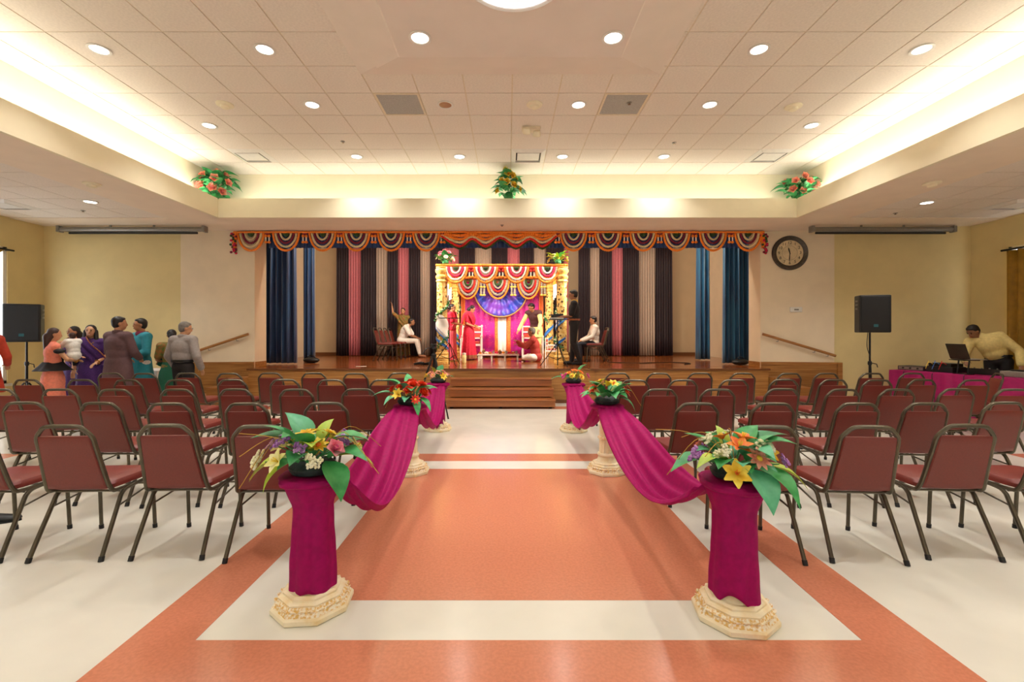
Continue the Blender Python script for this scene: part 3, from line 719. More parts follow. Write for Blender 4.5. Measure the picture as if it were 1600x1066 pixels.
# ------------------------------------------------------------------ banquet chairs
def make_chair(name='banquet_chair'):
    t = thing(name, 'x', 'chair')
    # seat: pillowy cushion, a little narrower at the back
    def seat_ring(ins, z):
        pts = []
        hw_f, hw_b, yf, yb, r = .222 - ins, .200 - ins, .225 - ins, -.195 + ins, .055
        for (cx, cy, a0) in ((hw_f - r, yf - r, 0), (-hw_f + r, yf - r, 90), (-hw_b + r, yb + r, 180), (hw_b - r, yb + r, 270)):
            for k in range(4):
                a = R(a0 + 30 * k); pts.append(Vector((cx + r * math.cos(a), cy + r * math.sin(a), z + .012 * ((cy > 0) and z > .46) * 0)))
        return pts
    MB().loft([seat_ring(.02, .418), seat_ring(0, .428), seat_ring(0, .452), seat_ring(.012, .470), seat_ring(.05, .480), seat_ring(.12, .484)]).build('seat', m_maroon, t)
    # back cushion: tapering panel that follows the rake of the frame
    def bk(z): return -.205 - (z - .45) * .28
    def bw(z): return .186 - (z - .45) * .075
    prof = [(.435, .55), (.445, .9), (.47, 1), (.60, 1), (.74, 1), (.785, .95), (.80, .6)]
    rings = []
    for z, f in prof:
        w = bw(z); y = bk(z); d = .019 * f; ring = []
        for (sx, sy) in ((-1, .2), (-.96, .8), (-.6, 1.15), (0, 1.25), (.6, 1.15), (.96, .8), (1, .2), (1, -.3), (.95, -.8), (.5, -.9), (0, -.9), (-.5, -.9), (-.95, -.8), (-1, -.3)):
            ring.append(Vector((w * sx, y + d * sy, z)))
        rings.append(ring)
    MB().loft(rings).build('backrest', m_maroon, t)
    # back frame: inverted U that curls under the seat
    up = [(bw(z) + .010, bk(z), z) for z in (.47, .60, .72, .79)]
    cr = [(.137, bk(.835), .835), (.112, bk(.858), .858), (.08, bk(.866), .866), (0, bk(.868), .868)]
    lo = [(.200, .02, .405), (.204, -.14, .408), (.203, -.185, .42)]
    half = [Vector(p) for p in lo + up + cr]
    full = half + [Vector((-p.x, p.y, p.z)) for p in reversed(half[:-1])]
    MB().tube(smooth_path(full, 3), .0135, 8).build('back_frame', m_chairmetal, t)
    for s in (-1, 1):
        r = MB().tube(smooth_path([(s * .196, .205, .400), (s * .205, .10, .402), (s * .208, -.06, .398), (s * .209, -.115, .375), (s * .211, -.15, .315), (s * .222, -.30, .012)], 3), .0135, 8).build('leg', m_chairmetal, t)
        MB().tube([(s * .2225, -.303, .0), (s * .221, -.292, .03)], .016, 8).build('foot_cap', m_rubber, r)
        f = MB().tube(smooth_path([(s * .175, .16, .405), (s * .188, .19, .385), (s * .193, .215, .012)], 3), .0125, 8).build('leg', m_chairmetal, t)
        MB().tube([(s * .193, .216, .0), (s * .193, .213, .03)], .015, 8).build('foot_cap', m_rubber, f)
        MB().tube([(s * .212, -.155, .30), (s * .19, .19, .345)], .0065, 6).build('stretcher', m_chairmetal, t)
    MB().tube([(-.19, .20, .34), (.19, .20, .34)], .0065, 6).build('cross_bar', m_chairmetal, t)
    MB().tube([(-.205, -.13, .395), (.205, -.13, .395)], .008, 6).build('cross_bar', m_chairmetal, t)
    return t
chair0 = make_chair(); chair_used = [False]
def put_chair(x, y, rz, label, group, z=0, h=1.0):
    if not chair_used[0]: c = chair0; chair_used[0] = True
    else: c = copy_tree(chair0)
    c.location = (x, y, z); c.rotation_euler = (0, 0, rz); c.scale = (1, 1, h); c['label'] = label; c['group'] = group
    return c
ROWY = [2.90, 3.83, 4.76, 5.69, 6.62]
LX = [[-1.575, -2.19, -2.82, -3.44], [-1.54, -2.17, -2.83, -3.41, -4.09], [-1.56, -2.18, -2.82, -3.42, -4.06, -4.67, -5.30], [-1.55, -2.19, -2.81, -3.45, -4.07, -4.70, -5.31, -5.99], [-1.58, -2.19, -2.82, -3.45, -4.02, -4.64, -5.23, -5.78]]
RX_ = [[1.66, 2.30, 2.94, 3.58], [1.58, 2.21, 2.92, 3.50, 4.18], [1.58, 2.19, 2.87, 3.46, 4.05, 4.70, 5.26], [1.58, 2.18, 2.82, 3.46, 4.05, 4.60, 5.17, 5.8], [1.59, 2.18, 2.80, 3.42, 4.05, 4.60, 5.25, 5.87]]
rn = random.Random(11)
rown = ['nearest row', 'second row', 'third row', 'fourth row', 'row closest to the stage']
for s, LL, nm in ((-1, LX, 'left'), (1, RX_, 'right')):
    for r, xs in enumerate(LL):
        for k, x in enumerate(xs):
            put_chair(x, ROWY[r] + .30 + rn.uniform(-.03, .03), R(rn.uniform(-3, 3)) - s * R(2), 'maroon chair %s of the aisle, %s, %s from the aisle' % (nm, rown[r], ORD[k]), 'maroon chairs %s of the aisle' % nm)
put_chair(6.75, 6.7, R(62), 'maroon chair turned sideways in front of the magenta table', 'maroon chairs right of the aisle')
for k, y in enumerate((12.12, 12.6, 13.1, 13.62)):
    put_chair(-3.2, y, R(-90), 'maroon chair on the stage left side, %s from the front' % ORD[k], 'maroon chairs on the stage', STZ + .003)
put_chair(2.2, 11.62, R(90), 'maroon chair under the boy in the white shirt', 'maroon chairs on the stage', STZ + .003)
put_chair(2.35, 12.2, R(92), 'empty maroon chair behind the seated boy', 'maroon chairs on the stage', STZ + .003)

# ------------------------------------------------------------------ pedestal columns
def octa(mb, prof, mi=0): mb.lathe(prof, 8, phase=.5, mi=mi)
def make_column():
    t = thing('pedestal_column', 'x', 'column')
    mb = MB(); octa(mb, [(.204, 0), (.208, .006), (.208, .026), (.200, .036)]); mb.build('plinth', m_plaster, t, smooth=False)
    mb = MB(); octa(mb, [(.199, .034), (.166, .078)]); mb.build('frieze', m_gilt, t, smooth=False)
    fl = MB()
    for k in range(8):                                   # leaf reliefs round the frieze
        for q in (-.5, 0, .5):
            a = PI / 4 * k; Mx = Matrix.Rotation(a, 4, 'Z') @ Matrix.Translation((.171, q * .09, .058)) @ Matrix.Rotation(R(-43), 4, 'Y')
            fl.ell((0, 0, 0), (.017, .020, .004), n=8)
            nv = 8 * max(6, 8 // 2 + 2)
            for i in range(len(fl.v) - nv, len(fl.v)): fl.v[i] = tuple(Mx @ Vector(fl.v[i]))
    fl.build('relief', m_gilt, t)
    mb = MB(); octa(mb, [(.168, .074), (.170, .084), (.156, .092), (.146, .094), (.146, .104), (.132, .112)]); mb.build('step_moulding', m_plaster, t, smooth=False)
    MB().lathe([(.11, .108), (.10, .125), (.09, .15), (.086, .165), (.095, .175), (.098, .185), (.094, .197), (.084, .205)], 28).build('foot_moulding', m_plaster, t)
    fl = lambda a, z: 1 - .085 * abs(math.sin(6 * a))
    MB().lathe([(.084, .20), (.080, .22), (.077, .35)], 72, fn=fl).build('shaft', m_plaster, t)
    MB().lathe([(.080, .345), (.092, .352), (.092, .366), (.080, .374)], 28).build('band', m_gilt, t)
    MB().lathe([(.077, .37), (.075, .56), (.078, .58)], 72, fn=fl).build('shaft', m_plaster, t)
    MB().lathe([(.078, .575), (.090, .585), (.08, .60), (.092, .63), (.115, .655), (.122, .668)], 28).build('capital', m_gilt, t)
    mb = MB(); octa(mb, [(.140, .665), (.155, .675), (.155, .695), (.14, .702)]); mb.build('top_plate', m_plaster, t, smooth=False)
    return t
COLP = [(-1.04, 2.45, 'nearest cream pedestal left of the aisle wrapped in magenta cloth'), (1.17, 2.36, 'nearest cream pedestal right of the aisle wrapped in magenta cloth'), (-1.02, 4.78, 'middle cream pedestal left of the aisle'), (1.04, 4.80, 'middle cream fluted pedestal right of the aisle'), (-1.04, 6.85, 'farthest cream pedestal left of the aisle'), (.98, 6.80, 'farthest cream pedestal right of the aisle')]
col0 = make_column()
for i, (x, y, l) in enumerate(COLP):
    c = col0 if i == 0 else copy_tree(col0)
    c.location = (x, y, 0.0015); c.rotation_euler = (0, 0, R((5, -8, 3, 0, -4, 6)[i])); c['label'] = l; c['group'] = 'cream pedestals along the aisle'

# ------------------------------------------------------------------ magenta sheer runs from pedestal to pedestal
def wrap_mesh(z0, z1, r0, r1, seed, ragged=.02, lobes=7):
    rnd = random.Random(seed); ph = [rnd.uniform(0, 6.28) for _ in range(4)]; n = 64
    mb = MB()
    def fn(u, v):
        a = 2 * PI * u
        z = z1 + (z0 - z1) * v
        zz = z + (ragged * math.sin(3 * a + ph[0]) * v)
        r = r1 + (r0 - r1) * v
        r *= 1 + (.03 + .02 * v) * math.sin(lobes * a + ph[1] + 1.2 * v) + .035 * math.sin(2 * a + ph[2] + 2 * v) + .018 * math.sin(9 * v + 2 * a + ph[3]) + .012 * math.sin(13 * a + 3 * v + ph[0]) + .008 * math.sin(23 * v + 3 * a)
        if v < .2: r += (.2 - v) / .2 * .05
        return (r * math.cos(a), r * math.sin(a), zz)
    return mb.grid(fn, n, 22)
def cap_mesh(seed):
    """cloth lying over the top plate with a rolled rim"""
    ph = seed
    mb = MB()
    prof = [(.001, .706), (.08, .707), (.145, .708), (.164, .704), (.172, .692), (.168, .676), (.150, .664), (.12, .652), (.10, .63)]
    def f(a, z): return 1 + .03 * math.sin(5 * a + ph) + (.035 * math.sin(8 * a + ph) if z < .70 else 0)
    return mb.lathe(prof, 48, fn=f, cap=False)
def swag_mesh(A, B, sag, w0, wm, w1, tilt, seed, fold=4, skew=0.0):
    rnd = random.Random(seed); ph = rnd.uniform(0, 6)
    A = Vector(A); B = Vector(B); d = (B - A); d.z = 0; d.normalize(); side_ = Vector((d.y, -d.x, 0))
    def fn(u, v):
        t = v - .5
        p = A.lerp(B, u); uu = u + skew * u * (1 - u)
        s4 = 4 * uu * (1 - uu)
        p.z -= sag * s4
        w = w0 * (1 - u) ** 2 + 2 * wm * u * (1 - u) + w1 * u ** 2 + (wm - .5 * (w0 + w1)) * .0
        th = tilt * s4
        cr = side_ * math.cos(th) + Vector((0, 0, 1)) * math.sin(th)
        q = p + cr * (t * w)
        dep = -.10 * s4 * (1 - 4 * t * t)                                   # the sheet bellies between its edges
        rip = .016 * math.sin(2 * PI * fold * t + ph + 1.5 * u) * (.4 + .6 * s4)
        edge = -.05 * (abs(t) * 2) ** 4 * (1 - s4)                            # edges fall over the plate
        q.z += dep + rip + edge
        return q
    return MB().grid(fn, 40, 36)
def tail_mesh(x, y, z0, z1, w, seed, dx=0.0, dy=0.0):
    rnd = random.Random(seed); ph = rnd.uniform(0, 6)
    def fn(u, v):
        z = z1 + (z0 - z1) * v
        ww = w * (1 - .25 * math.sin(PI * v))
        return Vector((x + (u - .5) * ww + dx * v, y - .02 + dy * v + .018 * math.sin(2 * PI * 3 * u + ph) * (.5 + v), z + .04 * v * math.sin(7 * u + ph)))
    return MB().grid(fn, 30, 16)
for s, idx, nm in ((-1, (0, 2, 4), 'left'), (1, (1, 3, 5), 'right')):
    c1, c2, c3 = [Vector((COLP[i][0], COLP[i][1], 0)) for i in idx]
    t = thing('sheer_drape', 'magenta sheer cloth draped over the pedestals %s of the aisle' % nm, 'drape', (0, 0, 0), 0, 'magenta aisle drapes')
    wz = .095 if s < 0 else .115
    w = wrap_mesh(wz, .665, .116 if s < 0 else .118, .091, 3 + s, .025 if s < 0 else .04); w.build('wrap', m_magenta, t, loc=(c1.x, c1.y, 0), solid=.003)
    cap_mesh(1.0 + s).build('rim', m_magenta, t, loc=(c1.x, c1.y, 0), solid=.003)
    inx = .05 if s < 0 else -.05
    swag_mesh((c1.x + inx * 2.4, c1.y + .04, .655), (c2.x + .03 * s, c2.y - .12, .712), .30 if s < 0 else .22, .20, .56 if s < 0 else .48, .30, R(38) * s, 5 + s, 4, .45).build('swag', m_magenta, t, solid=.003)
    cap_mesh(2.4 + s).build('rim', m_magenta, t, loc=(c2.x, c2.y, 0), solid=.003)
    swag_mesh((c2.x, c2.y + .12, .70), (c3.x, c3.y - .12, .712), .30, .26, .55, .24, R(34) * s, 9 + s, 4, .1).build('swag', m_magenta, t, solid=.003)
    cap_mesh(3.4 + s).build('rim', m_magenta, t, loc=(c3.x, c3.y, 0), solid=.003)
    wrap_mesh(.12, .66, .105, .10, 13 + s, .05, 5).build('wrap', m_magenta, t, loc=(c3.x, c3.y, 0), solid=.003)
    tail_mesh(c3.x + .02 * s, c3.y - .15, .09, .67, .17, 17 + s, dx=.04).build('tail', m_magenta, t, solid=.003)

# ------------------------------------------------------------------ flowers
def leaf_mesh(kind, m):
    L_, W_ = {'broad': (.165, .095), 'long': (.18, .06), 'small': (.085, .055)}[kind]
    def fn(u, v):
        x = (v - .5) * 2; prof = math.sin(PI * min(1, u * 1.02)) ** .8 * (1 - .45 * u) * 1.35 if u < .985 else 0.0
        w = W_ * .5 * prof
        return (x * w, L_ * u, .20 * L_ * math.sin(u * 2.2) - .55 * L_ * u * u * .45 + abs(x) * w * .35)
    return MB().grid(fn, 8, 4).mesh('leaf', m)
def flower_mesh(kind, c, c2):
    mb = MB()
    def petal(L_, W_, tilt, rot, curl, mi=0):
        Mx = Matrix.Rotation(rot, 4, 'Z') @ Matrix.Rotation(tilt, 4, 'X')
        def fn(u, v):
            x = (v - .5) * 2; w = W_ * .5 * (math.sin(PI * (.12 + .84 * u)) ** .8)
            return Mx @ Vector((x * w, L_ * u, curl * L_ * u * u + abs(x) * w * .4))
        mb.grid(fn, 4, 2, mi)
    if kind == 'lily':
        for k in range(6): petal(.055, .036, R(40 + 6 * (k % 2)), k * PI / 3, -.35)
        for k in range(5): mb.tube([(0, 0, 0), (.008 * math.cos(k * 1.26), .008 * math.sin(k * 1.26), .035)], .002, 5, 1)
    elif kind == 'rose':
        for ring, (n, L_, W_, tl) in enumerate(((3, .035, .035, 82), (4, .045, .045, 72), (5, .05, .052, 56), (5, .052, .056, 36))):
            for k in range(n): petal(L_, W_, R(tl), 2 * PI * k / n + ring * .6, .15 - .1 * ring)
        mb.ell((0, 0, .018), (.014, .014, .02), n=8, mi=1)
    elif kind == 'daisy':
        for k in range(9): petal(.045, .02, R(18), 2 * PI * k / 9, -.1)
        for k in range(7): petal(.032, .018, R(42), 2 * PI * k / 7 + .3, -.1)
        mb.ell((0, 0, .008), (.012, .012, .008), n=8, mi=1)
    else:   # cluster of tiny blooms
        rnd = random.Random(5)
        for k in range(9):
            a = rnd.uniform(0, 6.28); r = rnd.uniform(0, .03); z = .02 + rnd.uniform(0, .02)
            for q in range(4):
                b = q * PI / 2 + a; cx, cy = r * math.cos(a), r * math.sin(a)
                mb.ell((cx + .008 * math.cos(b), cy + .008 * math.sin(b), z), (.008, .006, .005), n=6)
    return mb.mesh('flower', [m_fl[c], m_fl[c2]])
LEAF = {}
FLM = {}
def arrangement(loc, label, spec, leaves, R_, seed, group, scl=1.0, dish=True, twigs=0, H=.10, up=.35, rz=0, spread=1.0, pyramid=False, hang=()):
    """spec: list of (kind, colour, centre colour, count)"""
    rnd = random.Random(seed)
    t = thing('flower_arrangement', label, 'flowers', loc, rz, group, scl)
    if dish:
        MB().lathe([(.05, 0), (.088, .004), (.098, .02), (.10, .030), (.094, .034), (.08, .05), (.04, .062), (.001, .064)], 28).build('dish', m_dish, t)
    else:
        MB().lathe([(.05, 0), (.06, .02), (.05, .06), (.03, .08), (.001, .085)], 16).build('foam_block', m_leaf[1], t)
    def put(me, name, r, a, z, tilt, yaw, s):
        o = link(name, me, t, autosm=False); o.location = (r * math.cos(a), r * math.sin(a), z)
        o.rotation_euler = Euler((tilt, 0, yaw), 'XYZ'); o.scale = (s, s, s)
        return o
    for i, (kind, mi) in enumerate(leaves):
        if (kind, mi) not in LEAF: LEAF[(kind, mi)] = leaf_mesh(kind, m_leaf[mi])
        a = 2 * PI * i / len(leaves) * 1.0 + rnd.uniform(-.3, .3); lv = rnd.random()
        if pyramid:
            z = H * lv * 2.2; r = R_ * (.5 * (1 - lv) if pyramid == 1 else .55 * math.sin(PI * (.12 + .8 * lv)))
            put(LEAF[(kind, mi)], 'leaf', r, a * 3.7, z + .03, R(rnd.uniform(-25, 45)), a * 3.7 - PI / 2, rnd.uniform(.8, 1.2))
        else:
            z = .045 + .06 * lv; r = R_ * (.25 + .25 * (1 - lv))
            put(LEAF[(kind, mi)], 'leaf', r, a, z, R(rnd.uniform(-12, 40) + 25 * lv), a - PI / 2 + rnd.uniform(-.3, .3), rnd.uniform(.8, 1.25))
    for (deg, kind, mi, dz, s_) in hang:                 # leaves that fall over the rim of the dish
        if (kind, mi) not in LEAF: LEAF[(kind, mi)] = leaf_mesh(kind, m_leaf[mi])
        a = R(deg); put(LEAF[(kind, mi)], 'leaf', .085, a, .06, R(dz), a - PI / 2, s_)
    n = sum(q[3] for q in spec); j = 0
    for (kind, c, c2, cn) in spec:
        if (kind, c, c2) not in FLM: FLM[(kind, c, c2)] = flower_mesh(kind, c, c2)
        for q in range(cn):
            ga = 2.39996 * j + seed; f = math.sqrt((j + .5) / n); j += 1
            if pyramid:
                lv = (j - .5) / n; z = .06 + H * lv * 2.2; r = R_ * ((1 - lv) * .8 + .1 if pyramid == 1 else .95 * math.sin(PI * (.15 + .75 * lv))); tl = R(-75); ga = (ga % PI) + PI
            else:
                r = R_ * f * spread; z = .06 + H * (1 - f * f) + rnd.uniform(-.01, .02); tl = -R(65) * f
            # tilt outward: rotate about local x after yaw so that the bloom looks away from the middle
            o = put(FLM[(kind, c, c2)], {'lily': 'lily', 'rose': 'rose', 'daisy': 'daisy', 'cluster': 'blossom_cluster'}[kind], r, ga, z, 0, 0, rnd.uniform(.85, 1.2))
            o.rotation_euler = (Matrix.Rotation(ga - PI / 2, 3, 'Z') @ Matrix.Rotation(tl, 3, 'X') @ Matrix.Rotation(rnd.uniform(0, 6), 3, 'Z')).to_euler()
            p = Vector((r * math.cos(ga), r * math.sin(ga), z))
            MB().tube([(0, 0, .05), p * .6 + Vector((0, 0, .02)), p], .0025, 5).build('stem', m_leaf[1], t)
    for k in range(twigs):
        a = rnd.uniform(0, 6.28); e = R_ * rnd.uniform(1.2, 1.9)
        MB().tube(smooth_path([(0, 0, .06), (e * .5 * math.cos(a), e * .5 * math.sin(a), .17), (e * math.cos(a), e * math.sin(a), .10 + rnd.uniform(-.12, .12))], 6), .0016, 5).build('straw_stem', m_stem, t)
    return t
ga_ = 'flower arrangements on the aisle pedestals'
PT = .713
B_, L2, S_ = 'broad', 'long', 'small'
arrangement((-1.04, 2.45, PT), 'yellow and violet flowers with a pink rose on the nearest left pedestal', [('daisy', 'yellow', 'orange', 6), ('cluster', 'violet', 'cream', 6), ('rose', 'pink', 'magenta', 2), ('lily', 'paleyellow', 'yellow', 3), ('cluster', 'cream', 'cream', 3)],
            [(B_, 0), (B_, 2), (B_, 1), (L2, 2), (B_, 2), (B_, 0), (S_, 0), (B_, 3), (B_, 1), (L2, 0), (S_, 0), (B_, 0), (B_, 1), (B_, 2), (S_, 3), (B_, 0)], .19, 2, ga_, 1.22, twigs=7, H=.10, hang=[(-35, B_, 0, -48, 1.15), (-165, B_, 2, -22, 1.15), (-110, S_, 0, 5, 1.3), (-70, S_, 0, 10, 1.2), (-140, L2, 2, -40, .9), (10, L2, 2, -10, 1.0)])
arrangement((1.17, 2.36, PT), 'orange and violet flowers with broad green leaves on the nearest right pedestal', [('lily', 'orange', 'yellow', 4), ('cluster', 'cream', 'cream', 4), ('daisy', 'peach', 'yellow', 3), ('cluster', 'violet', 'cream', 4), ('lily', 'yellow', 'orange', 2)],
            [(B_, 0), (B_, 3), (B_, 0), (B_, 3), (L2, 2), (B_, 0), (B_, 3), (B_, 0), (S_, 0), (B_, 3), (B_, 0), (L2, 2), (B_, 3), (B_, 0), (B_, 3), (B_, 0), (B_, 1)], .19, 6, ga_, 1.18, twigs=6, H=.10, hang=[(-78, B_, 3, -42, 1.2), (-48, B_, 0, -34, 1.3), (-175, B_, 0, -4, 1.25), (-20, L2, 2, -20, 1.2), (-100, B_, 0, 12, .8), (-60, S_, 3, 10, 1.2)])
arrangement((-1.02, 4.78, PT), 'red cluster flowers with green leaves on the middle left pedestal', [('rose', 'red', 'orange', 10), ('lily', 'yellow', 'yellow', 2), ('daisy', 'red', 'yellow', 3)], [(B_, 0), (L2, 3), (B_, 3), (L2, 0), (B_, 1), (B_, 0), (L2, 3), (B_, 1), (L2, 0)], .16, 3, ga_, 1.3, twigs=2, H=.08, hang=[(-170, L2, 3, 6, 1.2), (-60, L2, 0, -45, 1.0), (-35, L2, 0, -30, 1.0), (-140, B_, 3, -15, .9), (-90, B_, 3, -5, .7)])
arrangement((1.04, 4.80, PT), 'mostly green leaves with a yellow lily on the middle right pedestal', [('lily', 'yellow', 'orange', 3), ('daisy', 'red', 'yellow', 2), ('daisy', 'paleyellow', 'yellow', 1)], [(B_, 0), (B_, 1), (B_, 0), (L2, 1), (B_, 0), (B_, 1), (B_, 0), (L2, 0), (B_, 1), (S_, 1), (B_, 0), (B_, 1)], .17, 9, ga_, 1.3, twigs=4, H=.11, hang=[(-120, B_, 0, 15, .9), (-60, B_, 1, 10, .9), (-20, L2, 1, -35, 1.0), (-160, B_, 0, 5, .9), (-90, B_, 1, 30, .9), (-40, B_, 0, 45, 1.1)])
arrangement((-1.04, 6.85, PT), 'peach pink flowers on the farthest left pedestal', [('daisy', 'peach', 'yellow', 10), ('lily', 'yellow', 'yellow', 2), ('lily', 'orange', 'yellow', 1)], [(L2, 1), (B_, 1), (B_, 2), (L2, 2), (S_, 1)], .16, 4, ga_, 1.2, H=.08)
arrangement((.98, 6.80, PT), 'orange and yellow flowers on the farthest right pedestal', [('daisy', 'orange', 'yellow', 5), ('daisy', 'yellow', 'orange', 5), ('cluster', 'magenta', 'cream', 2)], [(L2, 1), (L2, 2), (B_, 1), (L2, 1), (S_, 0), (L2, 2)], .16, 5, ga_, 1.2, twigs=2, H=.07)
gc = 'flower arrangements on the cove ledge'
LS = [(S_, 1), (S_, 0), (B_, 0), (S_, 1), (B_, 1), (S_, 0), (S_, 1), (B_, 0), (S_, 0)]
arrangement((-5.50, 8.66, ZL - .02), 'pink roses and ivy on the left corner of the cove ledge', [('rose', 'peach', 'pink', 10)], LS * 8, .17, 12, gc, 1.75, dish=False, H=.105, pyramid=2)
arrangement((0.02, 8.64, ZL), 'yellow roses and ivy on the middle of the cove ledge', [('rose', 'yellow', 'orange', 10)], LS * 8, .15, 13, gc, 1.55, dish=False, H=.14, pyramid=1)
arrangement((5.50, 8.66, ZL - .02), 'pink roses and ivy on the right corner of the cove ledge', [('rose', 'peach', 'pink', 9)], LS * 7, .18, 14, gc, 1.7, dish=False, H=.085, pyramid=2)

# ------------------------------------------------------------------ wedding canopy on the stage
ZT = STZ + .003
m_goldc = mat('carved_gold', '#e2a945', .45, 0, 38, col2='#f3cf7c', contrast=(.4, .6), bump=.9, bscale=30)
def carved_mat():
    m = mat('pierced_gold', '#e0a640', .45, 0, 22, col2='#f6d88c', contrast=(.35, .6), bump=.9, bscale=26)
    nt = m.node_tree; N = nt.nodes; L = nt.links
    v = N.new('ShaderNodeTexVoronoi'); v.inputs['Scale'].default_value = 12; v.feature = 'F1'
    mp = [n for n in N if n.type == 'MAPPING'][0]; L.new(mp.outputs[0], v.inputs['Vector'])
    rp = N.new('ShaderNodeValToRGB'); rp.color_ramp.elements[0].position = .26; rp.color_ramp.elements[1].position = .36
    L.new(v.outputs['Distance'], rp.inputs[0])
    mx = N.new('ShaderNodeMix'); mx.data_type = 'RGBA'; L.new(rp.outputs[0], mx.inputs[0])
    mx.inputs[6].default_value = (*lin('#5a3312'), 1)
    b = N['Principled BSDF']; src = b.inputs['Base Color'].links[0].from_socket
    L.new(src, mx.inputs[7]); L.new(mx.outputs[2], b.inputs['Base Color'])
    return m
m_pierced = carved_mat()
m_bluecl = mat('sky_blue_satin', '#2f7fd0', .4, .1, 8, sheen=.3); m_whitecl = mat('white_satin', '#f4efe6', .45, .03, 8)
def helix(r, z0, z1, turns, ph, n=40): return [Vector((r * math.cos(ph + 2 * PI * turns * i / n), r * math.sin(ph + 2 * PI * turns * i / n), z0 + (z1 - z0) * i / n)) for i in range(n + 1)]
def vine_mesh(path, seed, r=.03, flow=True):
    rnd = random.Random(seed); mb = MB(); fb = MB()
    for p in path:
        for k in range(3):
            o = p + Vector((rnd.uniform(-r, r), rnd.uniform(-r, r), rnd.uniform(-r, r)))
            d = Vector((rnd.uniform(-1, 1), rnd.uniform(-1, 1), rnd.uniform(-1, .6))).normalized(); e = d.orthogonal().normalized()
            mb.add([o - d * .035, o + e * .018, o + d * .04, o - e * .018], [(0, 1, 2, 3)])
        if flow and rnd.random() < .55: fb.ell(p + Vector((rnd.uniform(-r, r), rnd.uniform(-r, r), rnd.uniform(-r, r))), (.022, .022, .02), n=6)
    return mb, fb
COLS = [(-1.58, 11.05, 'front left', 1), (1.31, 11.05, 'front right', -1), (-1.55, 13.55, 'rear left', 1), (1.24, 13.55, 'rear right', -1)]
HC = 2.32
for i, (x, y, nm, s) in enumerate(COLS):
    t = thing('canopy_column', 'carved gold %s column of the wedding canopy with vine and cloth' % nm, 'column', (x, y, ZT), 0, 'gold columns of the wedding canopy')
    MB().lathe([(.19, 0), (.19, .05), (.175, .06), (.175, .10), (.165, .11), (.185, .15), (.17, .19), (.15, .205), (.16, .24), (.145, .27), (.13, .28)], 28).build('base', m_goldc, t)
    MB().lathe([(.125, .27), (.12, 1.0), (.125, 1.9), (.128, HC - .36)], 40, fn=lambda a, z: 1 + .03 * math.sin(8 * a + 6 * z)).build('shaft', m_pierced, t)
    MB().lathe([(.13, HC - .37), (.15, HC - .35), (.14, HC - .32), (.125, HC - .30), (.155, HC - .26), (.155, HC - .22), (.12, HC - .19), (.13, HC - .16), (.165, HC - .11), (.165, HC - .07), (.14, HC - .04), (.155, HC - .01), (.15, HC)], 28).build('capital', m_goldc, t)
    for k, (z0, z1, ph) in enumerate(((.35, .85, 3.6), (1.05, 1.55, 3.2))):
        mb, fb = vine_mesh(helix(.145, z0, z1, .62 * s, ph + (1.2 if s < 0 else 0), 30), 40 + i + 9 * k)
        v = mb.build('vine', m_leaf[1], t, solid=.002); fb.build('white_blossoms', m_fl['cream'], v)
    # satin band wound round the column
    def band(z0, z1, w, ph, turns):
        def fn(u, v):
            a = ph + 2 * PI * turns * u * s; r = .142 + .012 * math.sin(v * 9)
            return (r * math.cos(a), r * math.sin(a), z0 + (z1 - z0) * u + (v - .5) * w * (.7 + .3 * math.sin(PI * u)))
        return MB().grid(fn, 30, 8)
    if i < 2:
        band(1.05, .72, .50 if i == 0 else .26, 3.3 if i == 0 else 4.2, .55).build('white_cloth', m_whitecl, t, solid=.003)
    band(.95 if i != 1 else 1.12, .52 if i != 1 else .80, .13, 3.0 if s > 0 else 5.6, .5).build('blue_cloth', m_bluecl, t, solid=.004)
    band(.62, .34, .08, 3.4 if s > 0 else 5.3, .45).build('blue_cloth', m_bluecl, t, solid=.004)
m_beam = mat('peach_cloth_beam', '#f08a4a', .6, .1, 20)
fr = thing('canopy_frame', 'peach cloth covered top frame joining the four gold columns', 'canopy', (0, 0, ZT + HC))
for (xa, ya, xb, yb) in ((-1.72, 11.05, 1.45, 11.05), (-1.69, 13.55, 1.38, 13.55), (-1.58, 11.05, -1.55, 13.55), (1.31, 11.05, 1.24, 13.55)):
    d = Vector((xb - xa, yb - ya, 0)); n = Vector((-d.y, d.x, 0)).normalized() * .045; A = Vector((xa, ya, 0)); B = Vector((xb, yb, 0))
    if ya != yb: A = A + d.normalized() * .05; B = B - d.normalized() * .05
    base = [A - n, B - n, B + n, A + n]
    MB().loft([base, [v + Vector((0, 0, .07)) for v in base]]).build('beam', m_beam, fr, smooth=False, bevel=.01)
mb_ = toran_meshes([('orange', 1.0, .030), ('white', .80, .026), ('pinkred', .60, .030), ('white', .40, .024)], .56, .38, 'frontcan')
hm2 = heart_mesh(.13, .09, m_g['green'])
gf = 'blossom swags along the front of the canopy'
for k, px in enumerate((712, 759, 807, 855)):
    t = place_toran(mb_, ((px - CXP) / FPX * 10.96, 10.96, ZT + HC - .005), 'orange white and crimson swag on the canopy front, %s from left' % ORD[k], gf)
    link('leaf_heart', hm2, t, autosm=False)
for k, px in enumerate((736, 783, 832)):
    pendant(((px - CXP) / FPX * 10.96, 10.96, ZT + HC), 'pair of red and white tassels on the canopy front, %s from left' % ORD[k], 'tassels along the front of the canopy', 1.45, ('red', 'red', 'white', 'orange'))
t = thing('garland_string', 'orange marigold string along the front beam of the canopy', 'garland', (0, 10.97, ZT + HC + .04))
strand(MB(), [(-1.72, 0, 0), (1.45, 0, 0)], .028, 6, step=.05).build('strand', m_g['orange'], t)
mr_ = toran_meshes([('orange', 1.0, .03), ('silver', .80, .040), ('red', .62, .034), ('silver', .44, .03), ('green', .28, .035)], .66, .55, 'rearcan')
